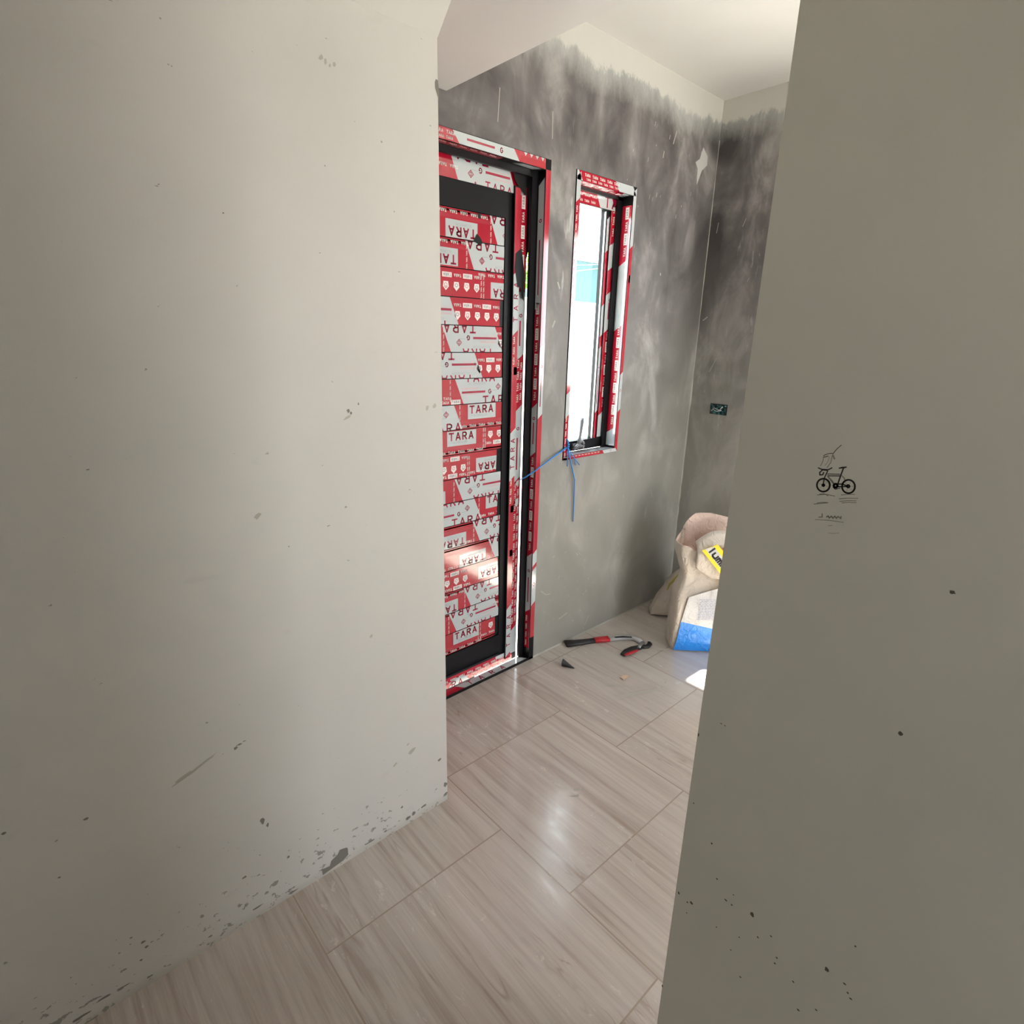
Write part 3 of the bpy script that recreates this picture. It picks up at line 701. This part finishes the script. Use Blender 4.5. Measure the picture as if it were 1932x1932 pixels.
# ------------------------------------------------------------------ window
win = empty('window_1', (2.0, YW, WZ0), kind='structure')
G = 0.0015
mb = MB()
fx0, fx1, fz0, fz1 = WX0 + G, WX1 - G, WZ0 + G, WZ1 - G
ix0, ix1, iz0, iz1 = fx0 + 0.024, fx1 - 0.020, fz0 + 0.016, fz1 - 0.034
y0, y1 = YF, YW + 0.062
mb.box(fx0, ix0, y0, y1, fz0, fz1); mb.box(ix1, fx1, y0, y1, fz0, fz1); mb.box(ix0, ix1, y0, y1, iz1, fz1); mb.box(ix0, ix1, y0, y1, fz0, iz0)
mb.box(ix1 - 0.028, ix1, YW + 0.052, y1, iz0, iz1); mb.box(ix0, ix0 + 0.028, YW + 0.052, y1, iz0, iz1)
mb.box(ix0, ix1, YW + 0.052, y1, iz1 - 0.012, iz1)
# faces
strip(mb, (fx1, y0, fz0), U, (-1, 0, 0), fz1 - fz0, 0.019, [(0, 0.20, 'plain'), (0.20, 0.37, 'logo'), (0.37, 0.78, 'red'), (0.78, 0.90, 'plain'), (0.90, 1.0, 'white'), (1.0, 1.12, 'white')])
strip(mb, (ix0, y0, fz0), U, (-1, 0, 0), fz1 - fz0, 0.023, [(0, 0.20, 'rows'), (0.20, 0.30, 'white'), (0.30, 0.35, 'plain'), (0.35, 0.62, 'logo'), (0.62, 1.03, 'rows'), (1.03, 1.12, 'white')])
strip(mb, (fx0, y0, iz1), (1, 0, 0), (0, 0, 1), fx1 - fx0, 0.033, [(0, 0.035, 'white'), (0.035, 0.26, 'rows'), (0.26, 0.376, 'white')])
strip(mb, (fx0, y0, fz0), (1, 0, 0), (0, 0, 1), fx1 - fx0, 0.016, [(0, 0.28, 'rows'), (0.28, 0.376, 'logo')])
# reveals
strip(mb, (ix1, YF + 0.002, iz0 + 0.01), U, (0, 1, 0), iz1 - iz0 - 0.045, 0.050, [(0, 0.09, 'white'), (0.09, 0.55, 'boxes'), (0.55, 0.68, 'white'), (0.68, 0.82, 'white'), (0.82, 1.06, 'boxes')])
strip(mb, (ix0, y0 + 0.052, iz1), (1, 0, 0), (0, -1, 0), ix1 - ix0 - 0.02, 0.050, [(0, 0.30, 'boxes'), (0.30, 0.34, 'white')])
strip(mb, (ix0 + 0.005, y0 + 0.001, iz0), (1, 0, 0), (0, 1, 0), ix1 - ix0 - 0.01, 0.046, [(0, 0.34, 'white')])
mb.build('window_frame', TM, win, 'slim window frame wrapped in red and white tape')
# sash
sy0, sy1 = YW + 0.066, YW + 0.10
sx0, sx1, sz0, sz1 = ix0 + 0.004, ix1 - 0.004, iz0 - 0.0, iz1 - 0.002
gx0, gx1, gz0, gz1 = sx0 + 0.045, sx1 - 0.075, sz0 + 0.045, sz1 - 0.055
sash = MB()
sash.box(sx0, gx0, sy0, sy1, sz0, sz1); sash.box(gx1 + 0.024, sx1, sy0, sy1, sz0, sz1); sash.box(gx0, gx1 + 0.024, sy0, sy1, gz1, sz1); sash.box(gx0, gx1 + 0.024, sy0, sy1, sz0, gz0)
sash.box(gx1, gx1 + 0.024, sy0 + 0.006, sy1, gz0, gz1)
strip(sash, (sx1, sy0, sz0 + 0.05), U, (-1, 0, 0), sz1 - sz0 - 0.05, sx1 - gx1 - 0.025, [(0, 0.13, 'white'), (0.13, 0.50, 'boxes'), (0.50, 0.66, 'white'), (0.66, 0.76, 'red'), (0.76, 0.86, 'white'), (0.86, 1.0, 'rows')])
strip(sash, (gx1 + 0.023, sy0 + 0.006, gz0 + 0.0), U, (-1, 0, 0), gz1 - gz0, 0.016, [(0, 0.13, 'red'), (0.13, 0.42, 'white'), (0.42, 0.47, 'red'), (0.47, 0.60, 'white'), (0.60, 0.82, 'red'), (0.82, 0.95, 'white')])
strip(sash, (gx1, sy0 + 0.006, gz0), U, (0, 1, 0), gz1 - gz0, 0.009, [(0, gz1 - gz0 + 0.03, 'film')])
strip(sash, (sx0, sy0, gz1 + 0.002), (1, 0, 0), (0, 0, 1), sx1 - sx0, sz1 - gz1 - 0.002, [(0, 0.20, 'rows'), (0.20, 0.30, 'big'), (0.30, 0.34, 'rows')])
sash.build('window_sash', TM, win, 'inner casement sash with taped stiles and bare black bottom rail')
m_glass = bpy.data.materials.new('window_glass'); m_glass.use_nodes = True
nt = m_glass.node_tree; nt.nodes.clear()
o_ = nt.nodes.new('ShaderNodeOutputMaterial'); mx = nt.nodes.new('ShaderNodeMixShader'); tr = nt.nodes.new('ShaderNodeBsdfTransparent'); gl = nt.nodes.new('ShaderNodeBsdfGlossy')
tr.inputs[0].default_value = (0.93, 0.97, 0.97, 1); gl.inputs['Roughness'].default_value = 0.02; fr = nt.nodes.new('ShaderNodeValue'); fr.outputs[0].default_value = 0.012
nt.links.new(fr.outputs[0], mx.inputs[0]); nt.links.new(tr.outputs[0], mx.inputs[1]); nt.links.new(gl.outputs[0], mx.inputs[2]); nt.links.new(mx.outputs[0], o_.inputs[0])
mb = MB(); mb.box(gx0 - 0.004, gx1 + 0.004, sy0 + 0.016, sy0 + 0.020, gz0 - 0.004, gz1 + 0.004)
mb.build('window_glass', m_glass, win)
# cam handle on the bottom rail
M_hand = mat('dark_grey_metal', (0.20, 0.20, 0.21), 0.4, 0.3)
mb = MB(); hx = gx0 + 0.085; hz = sz0 + 0.022
mb.box(hx - 0.030, hx + 0.035, sy0 - 0.010, sy0, hz - 0.013, hz + 0.013)
mb.tube([(hx + 0.02 + 0.016 * math.cos(a), sy0 - 0.016, hz + 0.004 + 0.016 * math.sin(a)) for a in [math.radians(q) for q in range(-70, 100, 20)]], 0.007)
mb.tube([(hx - 0.03, sy0 - 0.016, hz - 0.008), (hx - 0.01, sy0 - 0.020, hz + 0.006), (hx + 0.03, sy0 - 0.014, hz - 0.004)], 0.008)
h_ = mb.build('window_handle', M_hand, win, 'small grey metal window latch')
mb = MB()
mb.tube([(hx + 0.0, sy0 - 0.014, hz), (hx + 0.006, sy0 - 0.018, hz + 0.05), (hx + 0.012, sy0 - 0.018, hz + 0.115), (hx + 0.016, sy0 - 0.016, hz + 0.128)], [0.011, 0.009, 0.011, 0.008], 0, 10, 0.7)
mb.build('latch_lever', M_hand, h_)

# ------------------------------------------------------------------ blue string
M_str = mat('blue_plastic_string', (0.03, 0.22, 0.60), 0.4)
mb = MB()
kn = hit(1071, 843, 1, YF - 0.004)
mb.tube([hit(1070, 828, 1, YF - 0.003), hit(1072, 834, 1, YF - 0.006), kn], 0.0035)
mb.tube([kn, hit(1040, 865, 1, YF - 0.012), hit(1010, 888, 1, YF - 0.010), hit(992, 900, 1, YW + 0.02), hit(979, 906, 1, YW + 0.05)], [0.0038, 0.0034, 0.003, 0.0026, 0.0024])
mb.tube([kn, hit(1076, 868, 1, YF - 0.010), hit(1084, 905, 1, YF - 0.008), hit(1083, 940, 1, YF - 0.006), hit(1081, 984, 1, YF - 0.005)], [0.004, 0.003, 0.003, 0.003, 0.0024])
mb.tube([kn, hit(1080, 860, 1, YF - 0.012), hit(1093, 877, 1, YF - 0.010)], [0.003, 0.0028, 0.003], 0, 8, 0.5)
mb.tube([kn, hit(1083, 865, 1, YF - 0.010), hit(1086, 878, 1, YF - 0.008)], 0.002)
mb.tube([kn, hit(1071, 862, 1, YF - 0.009), hit(1070, 880, 1, YF - 0.006)], 0.0022)
for k in range(3):
    c = kn + Z_ * (0.012 - 0.010 * k); mb.tube([c + Vector((-0.006, -0.002, 0.002)), c + Vector((0, -0.006, 0)), c + Vector((0.006, -0.001, -0.003))], 0.0035)
tag(mb.build('string', M_str), 'blue plastic string knotted at the window corner and tied to the door', 'string')

# ------------------------------------------------------------------ socket box in the side wall
sock = empty('wall_socket_box', (XC, 1.489, 1.10), 'small recessed socket box with crumpled teal film on the far side wall', 'socket box')
M_drk = mat('dark_recess', (0.015, 0.02, 0.022), 0.6); M_teal = mat('teal_film', (0.03, 0.16, 0.17), 0.3); M_wire = mat('pale_wire', (0.45, 0.5, 0.5), 0.4)
p0, p1 = hit(1341, 763, 0, XC), hit(1371, 781, 0, XC); sy_a, sy_b = p1.y, p0.y; sz_a, sz_b = p1.z + 0.000, p0.z - 0.0
zc = (sz_a + sz_b) / 2; sz_a, sz_b = zc - 0.028, zc + 0.026
mb = MB(); mb.box(XC - 0.0015, XC + 0.0, sy_a, sy_b, sz_a, sz_b)  # flat dark plate stands in for the shaded inside of the box
mb.build('recess_shade_plate', M_drk, sock)
mb = MB(); r = random.Random(5); n = 12; m_ = 7; g = {}
for i in range(n + 1):
    for j in range(m_ + 1):
        g[i, j] = Vector((XC - 0.002 - r.random() * 0.012, sy_a + 0.004 + (sy_b - sy_a - 0.008) * i / n, sz_a + 0.004 + (sz_b - sz_a - 0.008) * j / m_))
for i in range(n):
    for j in range(m_):
        if r.random() < 0.55: mb.face([g[i, j], g[i + 1, j], g[i + 1, j + 1], g[i, j + 1]], 0)
mb.build('crumpled_film', M_teal, sock)
mb = MB()
mb.tube([(XC - 0.012, sy_b - 0.015, zc - 0.012), (XC - 0.018, sy_b - 0.03, zc + 0.006), (XC - 0.016, sy_b - 0.06, zc - 0.004), (XC - 0.012, sy_a + 0.02, zc + 0.016)], 0.0022)
mb.tube([(XC - 0.012, sy_b - 0.022, zc - 0.002), (XC - 0.019, sy_b - 0.045, zc - 0.010), (XC - 0.014, sy_a + 0.025, zc - 0.004)], 0.002)
mb.build('wire', M_wire, sock)

# ------------------------------------------------------------------ sacks
SP = Vector((2.237, 1.279, 0)); SS = Vector((0.7071, -0.7071, 0)); ST = Vector((0.7071, 0.7071, 0))
def sk(P, s, t, z): return P + SS * s + ST * t + Z_ * z
def m_paper(name, col):
    m = mat(name, col, 0.62); t = NT(m); n = t.noise(t.coord(), 22, 4, 0.6, 0.8); n2 = t.noise(t.coord(), 6, 2)
    t.l(t.ramp(n2, [(0.3, tuple(c * 0.85 for c in col)), (0.7, tuple(min(1, c * 1.06) for c in col))]), t.b.inputs['Base Color'])
    t.bump(n, 1.0, 0.012); return m
M_kraft = m_paper('beige_woven_paper', (0.62, 0.55, 0.47)); M_bagw = m_paper('white_sack_paper', (0.62, 0.61, 0.60))
M_bagb = m_paper('blue_print', (0.02, 0.24, 0.78)); M_kin = m_paper('pinkish_inside', (0.60, 0.45, 0.38)); M_yel = mat('yellow_print', (0.85, 0.68, 0.03), 0.4)
M_redp = mat('red_print', (0.6, 0.03, 0.03), 0.4); M_ink = mat('black_ink', (0.01, 0.01, 0.012), 0.4); M_bluet = mat('pale_blue_ink', (0.20, 0.26, 0.45), 0.5)
M_bagb.node_tree.nodes['Principled BSDF'].inputs['Roughness'].default_value = 0.25
sack = empty('paper_sack', (2.36, 1.25, 0), 'open white paper sack with a blue printed foot and rolled down top', 'sack')
def rrect(s0, s1, t0, t1, r, n=6):
    out = []
    for cx, cy, a0 in ((s1 - r, t1 - r, 0), (s0 + r, t1 - r, 90), (s0 + r, t0 + r, 180), (s1 - r, t0 + r, 270)):
        for k in range(n + 1):
            a = math.radians(a0 + 90 * k / n); out.append((cx + r * math.cos(a), cy + r * math.sin(a)))
    return out
def wob(p, amp, f=14.0):
    d = mnoise.noise_vector(p * f); return p + d * amp
prof = [(0.0, 0.0, 0.34, 0.0, 0.13), (0.02, -0.004, 0.345, -0.006, 0.135), (0.08, -0.002, 0.345, -0.012, 0.14), (0.16, 0.0, 0.345, -0.014, 0.142), (0.22, 0.0, 0.342, -0.008, 0.14),
        (0.28, 0.0, 0.34, 0.0, 0.135), (0.31, 0.012, 0.33, 0.012, 0.13), (0.335, 0.022, 0.32, 0.025, 0.125), (0.37, 0.03, 0.31, 0.032, 0.12), (0.41, 0.022, 0.31, 0.03, 0.12)]
# refine rings
rings = []; zz = []
for a, b in zip(prof[:-1], prof[1:]):
    for k in range(3):
        q = [a[i] + (b[i] - a[i]) * k / 3 for i in range(5)]; zz.append(q[0])
        rings.append([wob(sk(SP, u, v, q[0]), 0.0045 if q[0] > 0.3 else 0.002) if q[0] > 0.005 else sk(SP, u, v, 0.001) for u, v in rrect(q[1], q[2], q[3], q[4], 0.022)])
mb = MB(); nring = len(rings[0])
mb.loft(rings, 0, True, True, False)
mb.build('sack_body', [M_kraft], sack, 'beige lower body of the sack')
# printed front panel: blue foot, white upper part, laid over the body
mb = MB(); g = {}
nu, nv = 22, 22
for i in range(nu + 1):
    for j in range(nv + 1):
        u_ = i / nu; fj = j / nv; zb = 0.160 - 0.055 * u_; zt_ = 0.285 + 0.06 * min(1, u_ * 1.6)
        z = 0.004 + (zb - 0.004) * j / 12 if j <= 12 else zb + (zt_ - zb) * (j - 12) / (nv - 12)
        sl_ = 0.010 + 0.018 * min(1, z / 0.16) + (0.03 * max(0, z - 0.16) / 0.14); s_ = sl_ + (0.325 - sl_) * u_
        tt = -0.020 if z < 0.2 else -0.020 + (z - 0.2) * 0.14
        tt = tt + 0.010 * max(0, (0.05 - z) / 0.05)
        g[i, j] = wob(sk(SP, s_, tt, z), 0.002)
for i in range(nu):
    for j in range(nv):
        mb.face([g[i, j], g[i + 1, j], g[i + 1, j + 1], g[i, j + 1]], 1 if j < 12 else 0, True)
s = Sheet(mb, sk(SP, 0.024, -0.0235, 0.004), SS, Z_, 0.30, 0.30, lift=0.001)
for k in range(13):
    v = 0.175 + k * 0.0085; u0 = 0.075 + 0.004 * (k % 3)
    x = u0
    while x < 0.28:
        w = 0.006 + 0.012 * r.random(); s.rect(x, v, x + w, v + 0.0022, 2, 1); x += w + 0.004
mb.build('printed_front', [M_bagw, M_bagb, M_bluet], sack, 'white front with small blue print above a solid blue block')
# open mouth
mb = MB(); N = 40
def rimz(a):   # a: angle round the mouth, 0 = right, 90 = back, 180 = left, 270 = front
    return 0.555 + 0.085 * max(0, math.sin(a)) + 0.02 * math.cos(3 * a + 1) - 0.02 * max(0, -math.cos(a)) - 0.05 * max(0, -math.sin(a))
outer = []; inner = []
for lv in range(8):
    f = lv / 7; ro = []
    for k in range(N):
        a = 2 * math.pi * k / N
        ca, sa = math.cos(a), math.sin(a); ex = 0.6
        cu, su = abs(ca) ** ex * (1 if ca > 0 else -1), abs(sa) ** ex * (1 if sa > 0 else -1)
        wS = 0.145 + 0.022 * math.sin(f * math.pi * 0.6); wT = 0.050 + 0.02 * f + 0.01 * math.sin(5 * a)
        zb = 0.395; z = zb + (rimz(a) - zb) * f
        cs = 0.166 - 0.004 * f
        ro.append(wob(sk(SP, cs + cu * wS * (1 + 0.05 * f * math.sin(9 * a)), 0.075 + su * wT * (1 + 0.18 * math.sin(7 * a + 1)), z), 0.012 * f + 0.004, 18))
    outer.append(ro)
inn = []
for lv in range(6):
    f = lv / 5; c = Vector(sk(SP, 0.165, 0.075, 0)); ring = []
    for p in outer[7 - lv]:
        q = p.copy(); d = (c - p); d.z = 0; q += d * (0.03 + 0.10 * f); ring.append(q)
    inn.append(ring)
mb.loft(outer, 0, mfun=lambda i, j: 0); mb.loft([outer[7]] + inn, 1); 
mb.face([p for p in inn[-1]], 1)
mb.build('sack_mouth', [M_kraft, M_kin], sack, 'crumpled open mouth of the sack, pinkish inside')
# flap folded forward over the rim with the yellow label
mb = MB(); g = {}
A = Vector(sk(SP, 0.070, -0.004, 0.562)); B = Vector(sk(SP, 0.30, -0.004, 0.63))
nu, nv = 18, 12
for i in range(nu + 1):
    for j in range(nv + 1):
        f = j / nv; u = i / nu; s_ = 0.066 + 0.22 * u
        top = 0.545 + 0.055 * math.sin(min(1, u * 2.4) * math.pi / 2) ; bot = 0.430 - 0.05 * math.sin(u * math.pi)
        z = top + (bot - top) * f; tt = 0.03 - 0.052 * math.sin(min(1.0, f * 2.2) * math.pi / 2) + 0.020 * f * f
        if j == 0: tt = 0.045
        g[i, j] = wob(sk(SP, s_, tt, z), 0.004, 12)
mb.loft([[g[i, j] for j in range(nv + 1)] for i in range(nu + 1)], 0, close=False)
flap = mb.build('folded_flap', [M_kraft], sack, 'turned over edge of the sack')
sm = flap.modifiers.new('thick', 'SOLIDIFY'); sm.thickness = 0.002
mb = MB()
lab = Sheet(mb, sk(SP, 0.079, -0.0305, 0.528), (SS * 0.66 - Z_ * 0.75), (SS * 0.75 + Z_ * 0.66), 0.26, 0.10, lift=0.001)
lab.put([(0, 0), (0.26, 0), (0.26, 0.072), (0.02, 0.072)], 0, 1)
lab.put([(0.004, 0.016), (0.26, 0.016), (0.26, 0.052), (0.018, 0.052)], 3, 2)
lab.put([(0.05, 0.075), (0.26, 0.075), (0.26, 0.10), (0.05, 0.10)], 1, 2)
lab.text('lumi', 0.028, 0.022, 0.024, 2, 3, wr=0.95, gap=0.42, wt=0.38)
mb.build('brand_label', [M_yel, M_redp, M_ink, M_bagw], flap, 'yellow and red label with bold black lettering')

# slumped sack behind
BP = Vector((2.47, 1.53, 0)); 
mb = MB(); top = [(-0.018, 0.012, 0.010), (-0.012, 0.050, 0.020), (0.01, 0.105, 0.03), (0.046, 0.165, 0.045), (0.062, 0.200, 0.05), (0.106, 0.252, 0.055), (0.135, 0.268, 0.055), (0.18, 0.272, 0.055), (0.22, 0.25, 0.05), (0.26, 0.18, 0.04), (0.275, 0.08, 0.02)]
rings = []
for s_, zt, hw in top:
    ring = []; n = 20
    for k in range(n):
        a = 2 * math.pi * k / n; ca, sa = math.cos(a), math.sin(a); cu = abs(ca) ** 0.6 * (1 if ca > 0 else -1); su = abs(sa) ** 0.7 * (1 if sa > 0 else -1)
        spread = (hw + 0.022) * (1.0 - 0.35 * max(0, su))
        p = sk(BP, s_, 0.045 + cu * spread, max(0.001, zt / 2 + su * zt / 2)); 
        if p.z > 0.01: p = wob(p, 0.005, 16)
        p.z = max(p.z, 0.001); ring.append(p)
    rings.append(ring)
mb.loft(rings, 0, True, True, True)
s2 = mb.build('slumped_sack', [M_kraft]); tag(s2, 'low beige sack slumped in the corner behind the open white sack', 'sack')
mb = MB()
mb.tube([sk(BP, 0.048, -0.012, 0.165), sk(BP, 0.058, -0.012, 0.198), sk(BP, 0.085, -0.012, 0.232), sk(BP, 0.10, -0.012, 0.252), sk(BP, 0.125, -0.010, 0.268)], [0.005, 0.008, 0.011, 0.009, 0.005], 0, 8, 0.5)
mb.build('yellow_stripe', mat('olive_yellow_stripe', (0.42, 0.36, 0.06), 0.6), s2, 'yellow printed edge stripe')

# ------------------------------------------------------------------ tool on the floor (long handled pincers, open)
M_grip = mat('black_rubber', (0.02, 0.02, 0.02), 0.55); M_rg = mat('red_grip', (0.45, 0.02, 0.03), 0.4); M_gg = mat('grey_grip', (0.42, 0.42, 0.42), 0.4); M_stl = mat('steel', (0.5, 0.5, 0.5), 0.3, 0.8)
def fl(px, py, z=0.0): p = hit(px, py, 2, z); return p
tool = empty('pliers', fl(1208, 1214), 'open pliers with one long and one short red and black handle, lying on the floor', 'pliers')
def flatbar(pts, w, h, m, name, lab=None):
    mb = MB(); rings = []
    for i, p in enumerate(pts):
        d = (pts[min(i + 1, len(pts) - 1)] - pts[max(i - 1, 0)]); d.z = 0; d.normalize(); n = Vector((-d.y, d.x, 0))
        ww = w[i] / 2; hh = h
        z = p.z
        rings.append([Vector((p.x, p.y, z)) + n * a * ww + Z_ * b * hh for a, b in ((-1, 0.15), (-0.7, 0), (0.7, 0), (1, 0.15), (1, 0.8), (0.7, 1), (-0.7, 1), (-1, 0.8))])
    mb.loft(rings, 0, True, True, True)
    return mb.build(name, m, tool, lab)
z0 = 0.0015
flatbar([fl(1067, 1217, z0), fl(1085, 1215.5, z0), fl(1105, 1213, z0), fl(1122, 1211, z0)], [0.050, 0.042, 0.034, 0.032], 0.016, M_grip, 'handle_end', 'black end of the long handle')
flatbar([fl(1121, 1211, z0), fl(1135, 1209.5, z0), fl(1148, 1208, z0)], [0.033, 0.038, 0.040], 0.018, M_rg, 'red_handle_grip')
flatbar([fl(1147, 1208, z0), fl(1165, 1206, z0), fl(1182, 1205, z0), fl(1194, 1206, z0), fl(1202, 1209, z0), fl(1209, 1215, z0)], [0.040, 0.034, 0.030, 0.030, 0.030, 0.022], 0.018, M_gg, 'grey_handle_neck', 'grey curved neck of the long handle')
flatbar([fl(1160, 1203, 0.020), fl(1176, 1202, 0.020), fl(1192, 1203, 0.020)], [0.008, 0.014, 0.008], 0.004, M_grip, 'neck_inlay')
flatbar([fl(1213, 1214, 0.006), fl(1208, 1220, 0.006), fl(1205, 1224, 0.006)], [0.018, 0.014, 0.012], 0.010, M_stl, 'pivot', 'bright steel joint')
flatbar([fl(1207, 1223, z0), fl(1195, 1226, z0), fl(1184, 1231, z0), fl(1174, 1237, z0)], [0.030, 0.038, 0.040, 0.022], 0.010, M_grip, 'short_handle', 'black rim of the short handle')
flatbar([fl(1204, 1227, 0.0115), fl(1195, 1230, 0.0115), fl(1185, 1234, 0.0115), fl(1179, 1236.5, 0.0115)], [0.012, 0.018, 0.018, 0.010], 0.003, M_rg, 'short_handle_grip')
flatbar([fl(1209, 1222, z0), fl(1216, 1222, z0), fl(1221, 1222, z0), fl(1226, 1217, z0), fl(1224, 1214, z0)], [0.018, 0.026, 0.022, 0.022, 0.014], 0.012, M_grip, 'jaw')
# black cone nozzle
c = fl(1061, 1256); tip = fl(1084, 1261.5); d = (tip - c); d.z = 0; L = d.length; d.normalize(); nrm = Vector((-d.y, d.x, 0))
mb = MB(); R0 = 0.017
rings = [[c + d * (L * f) + nrm * (math.cos(a) * R0 * (1 - f * 0.94)) + Z_ * (R0 * (1 - f * 0.94) * (1 + math.sin(a)) + 0.0005) for a in [2 * math.pi * k / 16 for k in range(16)]] for f in (0, 0.02, 0.3, 0.6, 0.9, 1)]
mb.loft(rings, 0, True, True, True)
tag(mb.build('cone_nozzle', mat('black_plastic', (0.012, 0.012, 0.014), 0.4)), 'small black plastic cone lying on the floor near the door', 'nozzle')
# tan scrap
mb = MB()
q = [fl(1170, 1279), fl(1180, 1275), fl(1187, 1277), fl(1176, 1284)]
mb.face([p + Z_ * 0.0055 for p in q][::-1]); mb.face([p + Z_ * 0.001 for p in q])
for a, b in zip(q, q[1:] + q[:1]): mb.face([a + Z_ * 0.001, b + Z_ * 0.001, b + Z_ * 0.0055, a + Z_ * 0.0055])
tag(mb.build('tile_chip', mat('tan_chip', (0.52, 0.38, 0.28), 0.7)), 'tiny tan chip on the floor in front of the pliers', 'chip')

# ------------------------------------------------------------------ outside
mb = MB(); mb.box(-20, 40, YW + TW + 0.0, 45, -0.25, -0.15); mb.box(XC + TW, 40, -30, YW + TW, -0.25, -0.15); mb.box(-20, XC + TW, -30, -1.4, -0.25, -0.15); mb.box(-20, -1.8, -1.4, YW + TW, -0.25, -0.15)
tag(mb.build('yard_ground', mat('pale_concrete', (0.55, 0.54, 0.50), 0.9)), kind='structure')
house = empty('neighbour_house', (10.2, 9, -0.15), 'pale blue neighbouring house with a pitched roof seen through the window', 'house')
M_hw = mat('pale_blue_wall', (0.10, 0.20, 0.23), 0.8); M_rf = mat('grey_roof', (0.10, 0.11, 0.115), 0.7); M_fs = mat('white_fascia', (0.75, 0.74, 0.68), 0.7)
mb = MB(); mb.box(7.9, 13, 8.1, 12, -0.15, 2.95); mb.build('wall', M_hw, house)
mb = MB()
mb.face([(7.2, 7.5, 2.98), (13.5, 7.5, 2.98), (13.5, 10.2, 4.2), (9.6, 10.2, 4.2)]); mb.face([(7.2, 7.5, 2.92), (7.2, 7.5, 2.98), (9.6, 10.2, 4.2), (9.6, 10.2, 4.12)])
mb.face([(7.2, 7.5, 2.90), (13.5, 7.5, 2.90), (13.5, 12.5, 2.92), (7.2, 12.5, 2.92)]); mb.build('roof', M_rf, house)
mb = MB(); mb.box(7.15, 13.5, 7.42, 7.5, 2.80, 3.0); mb.build('fascia', M_fs, house)
mb = MB(); mb.box(4.5, 16, 6.6, 6.75, -0.15, 2.02)
tag(mb.build('boundary_wall', mat('white_boundary_wall', (0.92, 0.91, 0.86), 0.9)), 'white boundary wall outside the window', 'wall')
ORD = ('topmost', 'second from the top', 'third from the top', 'fourth from the top', 'fifth from the top', 'lowest')
for k in range(6):
    mb = MB(); za = 3.30 - 0.14 * k
    mb.tube([(5.2, 7.20, za), (7.2, 7.27, za - 0.16), (9.5, 7.38, 2.96 - 0.03 * k)], 0.006, 0, 5)
    tag(mb.build('power_cable', M_glet), 'thin grey overhead cable outside the window, %s of six' % ORD[k], 'cable', 'overhead cables outside the window')
# green shrub beyond the door gap
mb = MB(); r = random.Random(3)
for k in range(500):
    a = Vector((r.gauss(0, 1), r.gauss(0, 1), r.gauss(0, 1))).normalized() * (r.random() ** 0.4)
    c = Vector((5.55 + a.x * 0.45, 5.6 + a.y * 0.4, 2.25 + a.z * 0.30)); u = Vector((r.gauss(0, 1), r.gauss(0, 1), r.gauss(0, 1))).normalized() * 0.07; v = u.orthogonal().normalized() * 0.035
    mb.face([c - u, c + v, c + u, c - v], 0)
mb.tube([(5.55, 5.6, -0.15), (5.55, 5.6, 2.2)], 0.03, 1)
tag(mb.build('garden_tree', [mat('bright_leaf', (0.22, 0.42, 0.04), 0.5), mat('bark', (0.2, 0.15, 0.1), 0.9)]), 'bright green tree glimpsed outside through the gap of the door', 'tree')
